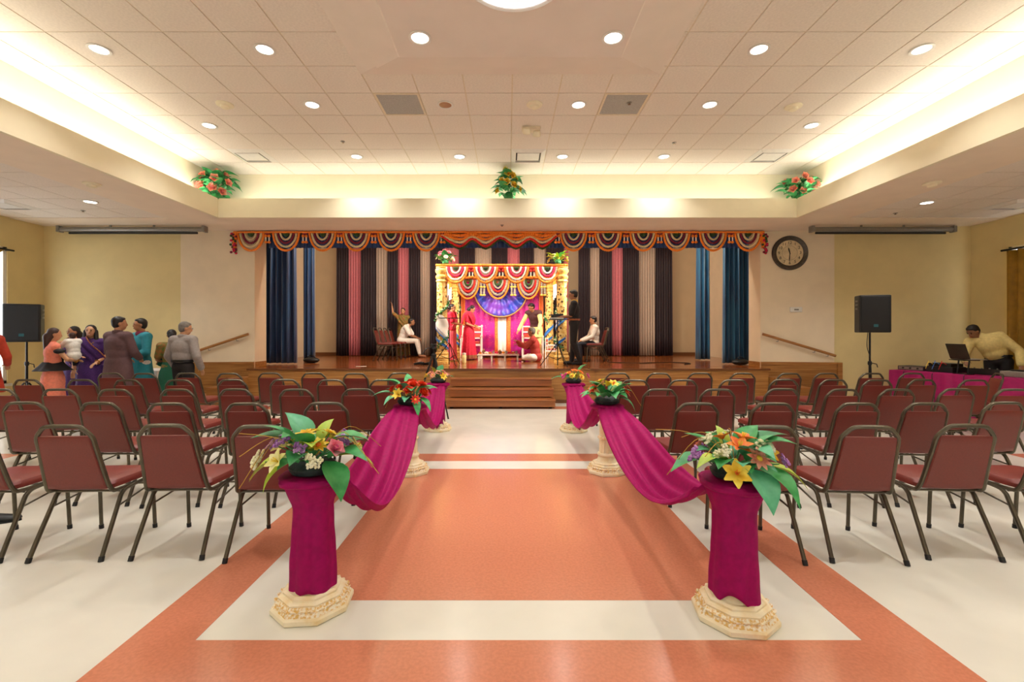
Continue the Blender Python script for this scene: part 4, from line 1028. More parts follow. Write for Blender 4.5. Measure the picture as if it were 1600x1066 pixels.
for k, px in enumerate((731, 778, 826)):
    place_toran(mr_, ((px - CXP) / FPX * 13.44, 13.44, ZT + HC - .03), 'orange red and grey swag on the canopy rear, %s from left' % ORD[k], 'blossom swags along the rear of the canopy')
for k, px in enumerate((754, 802, 849)):
    t = thing('garland_pendant', 'long grey and yellow blossom tassels on the canopy rear, %s from left' % ORD[k], 'garland', ((px - CXP) / FPX * 13.42, 13.42, ZT + HC - .02), 0, 'tassels along the rear of the canopy')
    for dx in (-.045, .045):
        strand(MB(), [(dx, 0, 0), (dx, 0, -.46)], .034, k).build('strand', m_g['silver'], t)
        for z in (-.22, -.46): MB().ell((dx, -.01, z), (.05, .045, .03), n=9).build('bloom', m_g['yellow'], t)
t = thing('garland_string', 'orange marigold string along the rear beam of the canopy', 'garland', (0, 13.46, ZT + HC + .04))
strand(MB(), [(-1.6, 0, 0), (1.3, 0, 0)], .03, 6, step=.05).build('strand', m_g['orange'], t)
for s, px in ((-1, 706), (1, 858)):
    t = thing('blossom_fringe', 'orange and white hanging fringe beside the %s gold columns' % ('left' if s < 0 else 'right'), 'garland', ((-1.54 if s < 0 else 1.27), 11.9, ZT + HC - .004), 0, 'hanging fringes of the canopy')
    rnd = random.Random(8)
    for k in range(5):
        x = (k - 2) * .035; l1 = .30 + rnd.uniform(0, .15)
        strand(MB(), [(x, 0, 0), (x, 0, -l1)], .022, k).build('orange_strand', m_g['orange'], t)
        strand(MB(), [(x, 0, -l1), (x, 0, -l1 - rnd.uniform(.25, .4))], .021, k).build('white_strand', m_g['white'], t)
arrangement((-1.50, 11.05, ZT + HC + .08), 'pink and cream flowers on top of the front left gold column', [('rose', 'pink', 'magenta', 7), ('daisy', 'cream', 'yellow', 6)], [(B_, 0), (S_, 1), (B_, 1), (S_, 0)] * 5, .16, 21, 'flowers on the canopy columns', 1.35, dish=False, H=.16)
arrangement((1.22, 11.05, ZT + HC + .08), 'pale green leaves on top of the front right gold column', [('lily', 'paleyellow', 'yellow', 6)], [(B_, 2), (B_, 0), (B_, 2), (L2, 2)] * 5, .18, 22, 'flowers on the canopy columns', 1.35, dish=False, H=.10)

# backdrop of the canopy
m_fuch = mat('magenta_silk', '#b01090', .4, 0, 6, col2='#d81a86', sheen=.3, bump=.1); m_border = mat('vermilion_border', '#e8432a', .5, 0, 60, col2='#f59a3c')
YB = 13.78
def bx(px): return (px - CXP) / FPX * YB
bd = thing('canopy_backdrop', 'magenta silk backdrop with vermilion borders and a white middle strip', 'backdrop', (0, YB, ZT))
for k, (a, b, m, w, nm) in enumerate(((726, 773, m_fuch, 5, 'silk_panel'), (797, 843, m_fuch, 5, 'silk_panel'), (720, 727, m_border, 1, 'border'), (772, 779, m_border, 1, 'border'), (790, 798, m_border, 1, 'border'), (842, 849, m_border, 1, 'border'), (778, 791, m_whitecl, 2, 'white_strip'))):
    g = pleats(bx(a), bx(b), .03, 2.28, -.012 * (m is not m_fuch), .014, w, 0, seed=k, nu=max(8, w * 8))
    p = g.build(nm, m, bd, solid=.004)
    if m is m_fuch:
        sp = MB(); rnd = random.Random(k)
        for q in range(150): sp.ell((rnd.uniform(bx(a) + .03, bx(b) - .03), -.035, rnd.uniform(.1, 2.1)), (.008, .006, .008), n=6)
        o = sp.build('sequins', m_fl['peach'], p); o['kind'] = 'stuff'
MB().tube([(bx(719), 0, 2.29), (bx(850), 0, 2.29)], .02, 8).build('rod', m_goldc, bd)
sw = thing('blue_swag', 'blue violet satin swag with gold border over the magenta backdrop', 'drape', (bx(783), YB - .15, ZT + 2.24))
m_violet = mat('blue_violet_satin', '#1f3fb4', .35, 0, 2.2, col2='#7a3fb4', contrast=(.4, .6), sheen=.4)
def fan(u, v):
    ph = PI * u; rho = .06 + .94 * v; sag = .04 * math.sin(14 * v + 3 * math.sin(ph)) * math.sin(ph)
    return (.83 * math.cos(ph) * rho, -.05 * math.sin(17 * ph + 2 * v) * rho - .035 * math.sin(22 * v) * (1 - .6 * math.sin(ph)), -1.02 * (math.sin(ph) * rho) ** 1.0 - .03 * abs(math.cos(ph)))
MB().grid(fan, 90, 20).build('satin', m_violet, sw, solid=.004)
MB().tube([(.84 * math.cos(PI * i / 40), -.03, -1.03 * math.sin(PI * i / 40) - .03 * abs(math.cos(PI * i / 40))) for i in range(41)], .055, 8, flat=.4).build('gold_border', mat('antique_gold_braid', '#c9a25c', .5, .2, 60, bump=.5), sw)

# white and red ceremonial chairs
def throne(x, y, rz, label, scl=1.0):
    t = thing('ceremonial_chair', label, 'chair', (x, y, ZT), rz, 'white ceremonial chairs', scl)
    m_w = mat('white_lacquer', '#f0e6da', .35, .03, 10); m_r = mat('red_cushion', '#b8402c', .6, .15, 60, bump=.4)
    for sx in (-1, 1):
        MB().lathe([(.028, 0), (.022, .05), (.03, .2), (.022, .25), (.022, .9), (.035, .93), (.025, .96), (.001, .97)], 10, c=(sx * .28, .24, 0)).build('leg', m_w, t)
        MB().lathe([(.028, 0), (.022, .05), (.03, .2), (.025, .6), (.03, .63)], 10, c=(sx * .28, -.24, 0)).build('leg', m_w, t)
        MB().box(sx * .28 - .028, sx * .28 + .028, -.28, .26, .62, .655).build('armrest', m_w, t, bevel=.01)
        for k in range(3): MB().box(sx * .28 - .012, sx * .28 + .012, -.16 + .15 * k, -.14 + .15 * k, .44, .62).build('spindle', m_w, t, smooth=False)
    MB().box(-.29, .29, -.26, .26, .36, .42).build('seat_frame', m_w, t, bevel=.008)
    MB().box(-.25, .25, -.24, .22, .42, .49).build('cushion', m_r, t, bevel=.025, seg=3)
    for z in (.56, .74, .90): MB().box(-.27, .27, .225, .255, z, z + .035).build('back_rail', m_w, t, bevel=.006)
    for z in (.60, .78): MB().box(-.24, .24, .23, .25, z, z + .12).build('back_panel', m_r, t, smooth=False)
    return t
throne(-1.03, 13.15, R(0), 'white lacquered ceremonial chair behind the bride')
throne(.72, 13.25, R(0), 'white lacquered ceremonial chair behind the groom')
throne(1.22, 12.55, R(75), 'small white and red chair beside the rear right gold column', .62)

# low ritual table and its offerings
lt = thing('ritual_table', 'low white ritual table spread with cloth in front of the couple', 'table', (-.24, 11.95, ZT))
m_lac = MATS['white_lacquer']
MB().box(-.54, .54, -.22, .22, .15, .18).build('table_top', m_lac, lt, bevel=.006)
for x in (-.5, -.17, .17, .5):
    for y in (-.19, .19): MB().box(x - .018, x + .018, y - .018, y + .018, 0, .15).build('leg', m_lac, lt, smooth=False)
MB().box(-.53, .53, -.21, .21, .18, .186).build('cloth', mat('red_print_cloth', '#d8604a', .7, 0, 40, col2='#f0e2d0'), lt, smooth=False)
rnd = random.Random(31); m_brass = mat('brass', '#c99a3a', .25, .1, 20, metal=.9); zt = ZT + .187
kinds = ['bowl', 'coconut', 'petals', 'bowl', 'cup', 'petals', 'coconut', 'bowl', 'cup', 'petals', 'bowl', 'cup']
for k, kd in enumerate(kinds):
    x = -.24 - .47 + .94 * k / 11; y = 11.95 + (-.12, .1, -.03)[k % 3]
    if kd == 'bowl':
        o = thing('brass_bowl', 'small brass bowl on the ritual table, %s item from left' % ORD[k], 'bowl', (x, y, zt), 0, 'offerings on the ritual table')
        MB().lathe([(.02, 0), (.04, .015), (.048, .05), (.044, .05), (.03, .02), (.001, .018)], 16).build('shell', m_brass, o)
        MB().ell((0, 0, .035), (.036, .036, .022), n=10).build('filling', m_g[('red', 'yellow', 'white', 'orange')[k % 4]], o)
    elif kd == 'coconut':
        o = thing('coconut', 'brown coconut on a leaf on the ritual table, %s item from left' % ORD[k], 'coconut', (x, y, zt), 0, 'offerings on the ritual table')
        MB().ell((0, 0, .05), (.05, .05, .052), n=14).build('husk', mat('coconut_husk', '#7a5030', .8, .3, 40, bump=.6), o)
        MB().tube([(0, 0, .095), (.01, 0, .125)], [.02, .004], 6).build('tuft', m_stem, o)
    elif kd == 'petals':
        o = thing('petal_heap', 'small heap of blossoms on the ritual table, %s item from left' % ORD[k], 'flowers', (x, y, zt), 0, 'offerings on the ritual table')
        pb = MB(); [pb.ell((rnd.uniform(-.05, .05), rnd.uniform(-.05, .05), .018 + rnd.uniform(0, .03)), (.018, .018, .016), n=7) for q in range(14)]
        pb.build('blooms', m_g[('orange', 'pinkred', 'white', 'red')[k % 4]], o)
    else:
        o = thing('steel_cup', 'shiny steel cup on the ritual table, %s item from left' % ORD[k], 'cup', (x, y, zt), 0, 'offerings on the ritual table')
        MB().lathe([(.022, 0), (.026, .01), (.032, .075), (.029, .075), (.022, .012), (.001, .01)], 16).build('wall', m_grey, o)
        MB().lathe([(.034, .072), (.036, .078), (.030, .078), (.034, .072)], 16, cap=False).build('lip', m_grey, o)
o = thing('candle_jar', 'tall pale yellow jar standing at the front of the stage', 'jar', (-1.07, 11.25, ZT))
MB().lathe([(.05, 0), (.055, .01), (.055, .17), (.045, .19), (.04, .20), (.001, .20)], 20).build('jar_body', mat('pale_yellow_wax', '#f3e2a0', .4, .1, 12), o)
MB().lathe([(.05, .20), (.052, .24), (.001, .245)], 20).build('lid', m_white, o)

# music stands, camera tripod, shoes, cables
def music_stand(x, y, label, zh, sheet, rz=0):
    t = thing('music_stand', label, 'stand', (x, y, ZT), rz, 'black folding stands on the stage')
    MB().tube([(0, 0, .02), (0, 0, zh)], .012, 8).build('pole', m_blackmetal, t)
    for k in range(3):
        a = R(-90 + 120 * k + 28)
        d = Vector((math.cos(a), math.sin(a), 0))
        MB().tube([(0, 0, .52), d * .38 + Vector((0, 0, .012))], .009, 6).build('leg', m_blackmetal, t)
        MB().tube([(0, 0, .14), d * .22 + Vector((0, 0, .225))], .006, 6).build('brace', m_blackmetal, t)
    MB().box(-.22, .22, -.14, .14, zh, zh + .015, M=Matrix.Translation((0, 0, 0))).build('desk', m_blackmetal, t, smooth=False)
    if sheet:
        MB().box(-.17, .12, -.10, .12, zh + .016, zh + .05).build('paper_stack', m_white, t, smooth=False)
music_stand(-1.32, 10.35, 'black folding stand in front of the left gold columns', 1.06, False)
music_stand(1.10, 10.05, 'black folding stand with white papers in front of the right gold columns', 1.02, True)
tp = thing('camera_tripod', 'black camera tripod standing before the stage on the left', 'tripod', (-1.28, 7.95, 0))
MB().tube([(0, 0, .78), (0, 0, 1.18)], .018, 10).build('centre_column', m_blackmetal, tp)
MB().lathe([(.03, 0), (.045, .02), (.045, .06), (.02, .08)], 12, c=(0, 0, 1.02)).build('spider', m_black, tp)
for k in range(3):
    a = R(200 + 120 * k); d = Vector((math.cos(a), math.sin(a), 0))
    l = MB().tube([d * .03 + Vector((0, 0, 1.04)), d * .20 + Vector((0, 0, .52))], .019, 8).build('leg', m_black, tp)
    MB().tube([d * .19 + Vector((0, 0, .55)), d * .37 + Vector((0, 0, .0))], .013, 8).build('lower_leg', m_blackmetal, l)
    MB().tube([(0, 0, .80), d * .12 + Vector((0, 0, .76))], .006, 6).build('brace', m_blackmetal, tp)
MB().box(-.035, .035, -.05, .05, 1.17, 1.24).build('pan_head', m_black, tp, bevel=.01)
MB().box(-.05, .05, -.06, .06, 1.24, 1.26).build('plate', m_black, tp, bevel=.004)
MB().tube([(-.02, -.02, 1.22), (-.12, -.10, 1.18), (-.18, -.14, 1.08)], .009, 8).build('pan_handle', m_black, tp)
def shoe(x, y, z, rz, label, grp='black shoes on the stage'):
    t = thing('shoe', label, 'shoe', (x, y, z), rz, grp)
    MB().loft([[Vector((.045 * w * math.cos(2 * PI * k / 12), yy + .0, zc + hh * math.sin(2 * PI * k / 12))) for k in range(12)] for yy, w, zc, hh in ((-.13, .3, .035, .015), (-.12, .8, .04, .03), (-.05, .9, .045, .035), (.02, .9, .04, .03), (.10, 1.0, .032, .022), (.15, .7, .028, .016), (.165, .2, .026, .006))]).build('upper', m_black, t)
    MB().loft([[Vector((.05 * w * math.cos(2 * PI * k / 12), yy + .15 * math.sin(2 * PI * k / 12), zz)) for k in range(12)] for yy, w, zz in ((.015, .9, 0), (.015, .95, .016))]).build('sole', m_rubber, t)
shoe(-2.02, 10.5, ZT, R(60), 'black shoe on the stage near the camera tripod, left one'); shoe(-1.82, 10.45, ZT, R(40), 'black shoe on the stage near the camera tripod, right one')
shoe(-3.93, 3.5, 0, R(-70), 'dark shoe at the left edge beside the nearest chairs', 'dark shoe on the floor')
def cable(pts, r, label, m=m_black, name='cable'):
    pts = [Vector(p) for p in pts]; o = MB().tube(smooth_path(pts, 6), r, 6).build(name, m)
    return tag(o, label, 'cable')
cable([(2.5, 11.3, ZT + .01), (3.1, 11.0, ZT + .01), (3.6, 11.15, ZT + .01), (4.1, 11.25, ZT + .01), (4.35, 10.9, ZT + .01), (4.1, 10.6, ZT + .01)], .01, 'thin black cable curling over the stage boards on the right')
for x, l in ((-4.78, 'left'), (5.3, 'right')):
    b = thing('black_bag', 'soft black bag on the stage floor by the %s blue curtain' % l, 'bag', (x, 10.42 if x > 0 else 11.15, ZT))
    MB().ell((0, 0, .07), (.20, .12, .07), n=14).build('body', m_black, b)
    MB().tube(arc((0, 0, .10), .09, 0, PI, (1, 0, 0), (0, 0, 1)), .01, 6).build('handle', m_rubber, b)
bn = thing('paper_sheet', 'white paper lying on the stage boards at the left', 'paper', (-3.2, 10.0, STZ + .004), R(15))
MB().box(-.11, .11, -.07, .07, 0, .002).build('sheet', m_white, bn, smooth=False)

# ------------------------------------------------------------------ loudspeakers on stands
def speaker(x, y, zb, rz, label, label2, side_):
    t = thing('loudspeaker', label, 'speaker', (x, y, zb), rz, 'black loudspeakers')
    prof = [Vector(v) for v in ((-.25, -.20, 0), (.25, -.20, 0), (.22, .06, 0), (.12, .20, 0), (-.12, .20, 0), (-.22, .06, 0))]
    MB().loft([prof, [v + Vector((0, 0, .68)) for v in prof]]).build('cabinet', m_black, t, smooth=False, bevel=.018)
    MB().box(-.225, .225, -.212, -.198, .03, .65).build('grille', mat('black_mesh', '#0d0d0d', .6, .3, 220, bump=.5, bscale=300), t, bevel=.005)
    MB().box(-.035, .035, -.216, -.21, .10, .15).build('badge', mat('teal_badge', '#1d5c66', .4, .1, 10), t, smooth=False)
    for k in range(3): MB().box(*sorted((side_ * .235, side_ * .262)), -.12, -.07, .42 + .07 * k, .45 + .07 * k).build('knob', m_grey, t, bevel=.004)
    q = thing('speaker_stand', label2, 'stand', (x, y, 0), rz, 'black tripod speaker stands')
    MB().tube([(0, 0, .25), (0, 0, .9)], .02, 10).build('outer_pole', m_blackmetal, q); MB().tube([(0, 0, .9), (0, 0, zb)], .016, 10).build('inner_pole', m_blackmetal, q)
    MB().lathe([(.03, 0), (.035, .03), (.03, .07)], 12, c=(0, 0, .86)).build('collar', m_black, q)
    MB().tube([(.02, 0, .9), (.10, -.02, .88), (.11, -.03, .82)], .008, 6).build('crank', m_blackmetal, q)
    for k in range(3):
        a = R(-90 + 120 * k + 30); d = Vector((math.cos(a), math.sin(a), 0))
        l = MB().tube([d * .03 + Vector((0, 0, .55)), d * .42 + Vector((0, 0, .02))], .014, 8).build('leg', m_blackmetal, q)
        MB().ell(d * .43 + Vector((0, 0, .016)), (.02, .02, .016), n=8).build('rubber_foot', m_rubber, l)
        MB().tube([(0, 0, .22), d * .22 + Vector((0, 0, .29))], .009, 6).build('brace', m_blackmetal, q)
speaker(-8.72, 8.3, 1.29, R(28), 'black loudspeaker raised on a stand at the left wall', 'black tripod stand under the left loudspeaker', 1)
speaker(6.69, 8.45, 1.46, R(-14), 'black loudspeaker raised on a stand by the right screen wall', 'black tripod stand under the right loudspeaker', -1)
cable([(6.63, 8.42, 1.46), (6.60, 8.40, 1.2), (6.68, 8.42, .95), (6.72, 8.44, .5), (6.8, 8.5, .01)], .006, 'black cable hanging from the right loudspeaker')

# ------------------------------------------------------------------ sound desk on the right
TA = R(16.8); tc_ = Vector((7.625, 7.675, 0)) + Vector((math.cos(TA), math.sin(TA), 0)) * .375
tb = thing('sound_table', 'long table covered with a magenta cloth at the right wall', 'table', tc_, TA)
MB().box(-.37, .37, -1.12, 1.12, .72, .745).build('table_top', m_oakdark, tb, smooth=False)
for x in (-.3, .3):
    for y in (-1.0, 1.0): MB().tube([(x, y, 0), (x, y, .72)], .018, 8).build('leg', m_grey, tb)
def clothring(hx, hy, z, amp, n=200):
    pts = []; per = [(-hx, -hy), (hx, -hy), (hx, hy), (-hx, hy)]
    for k in range(4):
        a = Vector(per[k]); b = Vector(per[(k + 1) % 4]); nn = int(n * ((b - a).length / (4 * (hx + hy)))); nr = Vector(((b - a).y, -(b - a).x)).normalized()
        for i in range(nn):
            p = a.lerp(b, i / nn) + nr * amp * math.sin(i * .9) * min(1, i / 3, (nn - i) / 3)
            pts.append(Vector((p.x, p.y, z)))
    return pts
MB().loft([clothring(.385, 1.135, .03, .035), clothring(.38, 1.13, .4, .022), clothring(.378, 1.128, .70, .004), clothring(.376, 1.126, .748, 0), clothring(.36, 1.11, .752, 0)]).build('tablecloth', m_magenta2, tb)
def ontable(px, dep, label, cat_, name, grp='sound equipment on the magenta table'):
    """a point on the table, given along its length (px) and depth"""
    p = tc_ + Matrix.Rotation(TA, 3, 'Z') @ Vector((dep, px, 0)); return thing(name, label, cat_, (p.x, p.y, .753), TA, grp)
q = ontable(.89, .0, 'wide black audio receiver at the far end of the magenta table', 'audio equipment', 'audio_receiver')
MB().box(-.17, .17, -.22, .22, 0, .075).build('case', m_black, q, bevel=.006)
MB().box(-.176, -.168, -.20, .20, .01, .065).build('front_panel', m_grey, q, smooth=False); [MB().lathe([(.016, 0), (.014, .02), (.001, .021)], 12, M=Matrix.Translation((-.176, y, .04)) @ Matrix.Rotation(R(-90), 4, 'Y')).build('knob', m_black, q) for y in (-.12, .0, .12)]
q = ontable(.44, .0, 'stacked black amplifier with coloured leads on the magenta table', 'audio equipment', 'amplifier')
MB().box(-.18, .18, -.2, .2, 0, .10).build('case', m_black, q, bevel=.006); MB().box(-.16, .16, -.17, .17, .10, .16).build('upper_case', m_blackmetal, q, bevel=.006)
for k, (y, m) in enumerate(((-.1, m_g['red']), (0, m_bluecl), (.1, m_g['yellow']))): MB().tube(smooth_path([(-.16, y, .14), (-.24, y + .02, .17), (-.22, y + .08, .05), (-.1, y + .1, .2)], 5), .005, 5).build('lead', m, q)
q = ontable(-.10, .15, 'black mixing console under the laptop stand', 'audio equipment', 'mixing_console')
MB().loft([[Vector(v) for v in ((-.2, -.22, 0), (.2, -.22, 0), (.2, .22, 0), (-.2, .22, 0))], [Vector(v) for v in ((-.2, -.22, .10), (.2, -.22, .05), (.2, .22, .05), (-.2, .22, .10))]]).build('case', m_black, q, smooth=False)
for i in range(4):
    for j in range(3): MB().lathe([(.012, 0), (.01, .02), (.001, .021)], 8, c=(-.12 + .1 * j, -.15 + .1 * i, .095 - .0125 * (j * 2) - .004)).build('knob', m_grey, q)
for k, (y, w) in enumerate(((-.52, 'nearer the stand'), (-.92, 'at the near end'))):
    q = ontable(y, .02, 'silver disc player %s on the magenta table' % w, 'audio equipment', 'disc_player')
    MB().box(-.16, .16, -.16, .16, 0, .09).build('case', m_grey, q, bevel=.008); MB().lathe([(.10, .09), (.10, .105), (.09, .11), (.001, .11)], 24).build('jog_wheel', m_black, q)
q = ontable(.06, -.27, 'open dark laptop raised on a black stand', 'laptop', 'laptop'); q.location.z = 1.0
q.rotation_euler = (0, 0, TA + R(-22))
MB().box(-.02, .24, -.19, .19, 0, .018).build('keyboard_base', m_grey, q, bevel=.005)
MB().box(-.012, .0, -.19, .19, 0, .27, M=Matrix.Translation((-.02, 0, .012)) @ Matrix.Rotation(R(-18), 4, 'Y')).build('lid', mat('dark_laptop_lid', '#3a352d', .35, .08, 15, metal=.3), q, bevel=.004)
q = ontable(.08, -.24, 'two legged black stand carrying the laptop', 'stand', 'laptop_stand'); q.rotation_euler = (0, 0, TA + R(-22))
for y in (-.11, .09): MB().tube([(.0, y, 0), (.03, y, .235)], .012, 8).build('upright', m_blackmetal, q)
MB().box(-.08, .16, -.15, .15, .232, .244).build('tray', m_blackmetal, q, smooth=False); MB().box(-.06, .09, -.13, .11, 0, .012).build('foot_plate', m_blackmetal, q, smooth=False)
for k in range(3):
    y = .9 - .45 * k; a = tc_ + Matrix.Rotation(TA, 3, 'Z') @ Vector((-.30, y, .76)); b = tc_ + Matrix.Rotation(TA, 3, 'Z') @ Vector((-.43, y - .05, .68)); c = tc_ + Matrix.Rotation(TA, 3, 'Z') @ Vector((-.44, y - .1, .3)); d = tc_ + Matrix.Rotation(TA, 3, 'Z') @ Vector((-.46, y - .12, .01))
    cable([a, b, c, d], .006, 'black cable falling over the front of the magenta table, %s from the stage' % ORD[k])
# white clothed table behind the guests on the left
tb2 = thing('guest_table', 'small table with a white cloth behind the guests', 'table', (-7.0, 8.85, 0))
MB().box(-.45, .45, -.3, .3, .72, .745).build('table_top', m_oakdark, tb2, smooth=False)
for x in (-.4, .4):
    for y in (-.25, .25): MB().tube([(x, y, 0), (x, y, .72)], .018, 8).build('leg', m_grey, tb2)
MB().loft([clothring(.47, .32, .08, .03), clothring(.46, .31, .5, .015), clothring(.455, .305, .74, 0), clothring(.44, .29, .75, 0)]).build('tablecloth', mat('white_table_cloth', '#e8e0dc', .7, .03, 10), tb2)

# ------------------------------------------------------------------ people
m_skin = [mat('skin_a', '#9c6c4c', .55, .06, 20), mat('skin_b', '#b27c58', .55, .06, 20), mat('skin_c', '#c6906a', .55, .06, 20)]
m_hair = mat('black_hair', '#17110e', .5, .25, 40, stretch=(1, 1, .2)); m_hairgrey = mat('grey_hair', '#6d665e', .6, .25, 40)
m_eye = mat('dark_eye', '#120c0a', .2, .1, 10); m_lip = mat('lip_red', '#a03a34', .45, .1, 20); m_tooth = mat('tooth_white', '#f0e8e0', .4, .02, 10)
TJ = dict(pelvis=(0, 0, .95), chest=(0, 0, 1.24), neck=(0, -.01, 1.43), head=(0, .025, 1.575), face=(0, 1, -.05),
          shL=(-.175, 0, 1.37), shR=(.175, 0, 1.37), elL=(-.235, -.03, 1.09), elR=(.235, -.03, 1.09), wrL=(-.225, .09, .86), wrR=(.225, .09, .86),
          hipL=(-.09, 0, .92), hipR=(.09, 0, .92), knL=(-.10, .02, .50), knR=(.10, .02, .50), anL=(-.105, -.02, .08), anR=(.105, -.02, .08), toL=(-.125, .14, .035), toR=(.125, .14, .035))
def remesh(o, vox, smooth=6):
    m = o.modifiers.new('skin', 'REMESH'); m.mode = 'VOXEL'; m.voxel_size = vox; m.use_smooth_shade = True
    s = o.modifiers.new('soften', 'SMOOTH'); s.factor = .5; s.iterations = smooth
    return o
def frame_of(J):
    up = (J['neck'] - J['pelvis']).normalized(); rt = (J['shR'] - J['shL']).normalized(); fw = up.cross(rt).normalized(); rt = fw.cross(up)
    return Matrix((rt, fw, up)).transposed()
def add_torso(mb, J, i=0.0, belly=0.0, w=1.0, low=True):
    Q = frame_of(J); pe, ch, ne = J['pelvis'], J['chest'], J['neck']
    if low: mb.ell(pe, (.165 * w + i, .12 + i, .13 + i), Q, 18)
    mb.ell(pe.lerp(ch, .5) + Q @ Vector((0, belly * .5, 0)), (.145 * w + i, .108 + i + belly, .17), Q, 18)
    mb.ell(ch, (.165 * w + i, .115 + i, .17 + i), Q, 18)
    mb.rcone(J['shL'], J['shR'], .066 + i, .066 + i, 12)
    mb.rcone(ch.lerp(ne, .6), ne, .075 + i, .055 + i * .4, 12)
def add_arm(mb, J, s, i=0.0, to=1.0):
    a, b, c = J['sh' + s], J['el' + s], J['wr' + s]
    if to <= .5: mb.rcone(a, a.lerp(b, to * 2), .058 + i, .052 + i, 12)
    else: mb.rcone(a, b, .058 + i, .045 + i, 12); mb.rcone(b, b.lerp(c, (to - .5) * 2), .044 + i, .034 + i, 12)
def add_hand(mb, J, s):
    b, c = J['el' + s], J['wr' + s]; d = (c - b).normalized(); sd = d.cross(Vector((0, 0, 1)))
    sd = sd.normalized() if sd.length > .1 else Vector((1, 0, 0)); nr = sd.cross(d)
    Q = Matrix((sd, nr, d)).transposed()
    mb.ell(c + d * .05, (.036, .018, .05), Q, 12)
    for k, l in enumerate((.062, .075, .072, .055)):
        o = c + d * .085 + sd * (-.027 + .018 * k); m1 = o + d * l * .5 - nr * .008; mb.rcone(o, m1, .0095, .009, 6); mb.rcone(m1, m1 + d * l * .4 - nr * .026, .009, .0075, 6)
    th = c + d * .03 + sd * -.032; mb.rcone(th, th + d * .03 - sd * .028, .011, .010, 6); mb.rcone(th + d * .03 - sd * .028, th + d * .06 - sd * .03 - nr * .008, .010, .008, 6)
def add_leg(mb, J, s, i=0.0, end=1.0, foot=False):
    a, b, c = J['hip' + s], J['kn' + s], J['an' + s]
    mb.rcone(a, b, .088 + i, .058 + i, 14); mb.rcone(b, b.lerp(c, end), .056 + i, .040 + i * 1.2, 12)
    if foot: mb.rcone(c + Vector((0, 0, -.03)), J['to' + s], .038, .028, 10)
def headframe(J):
    f = J['face'].normalized(); rt = f.cross(Vector((0, 0, 1))).normalized(); up = rt.cross(f)
    return Matrix((rt, f, up)).transposed()
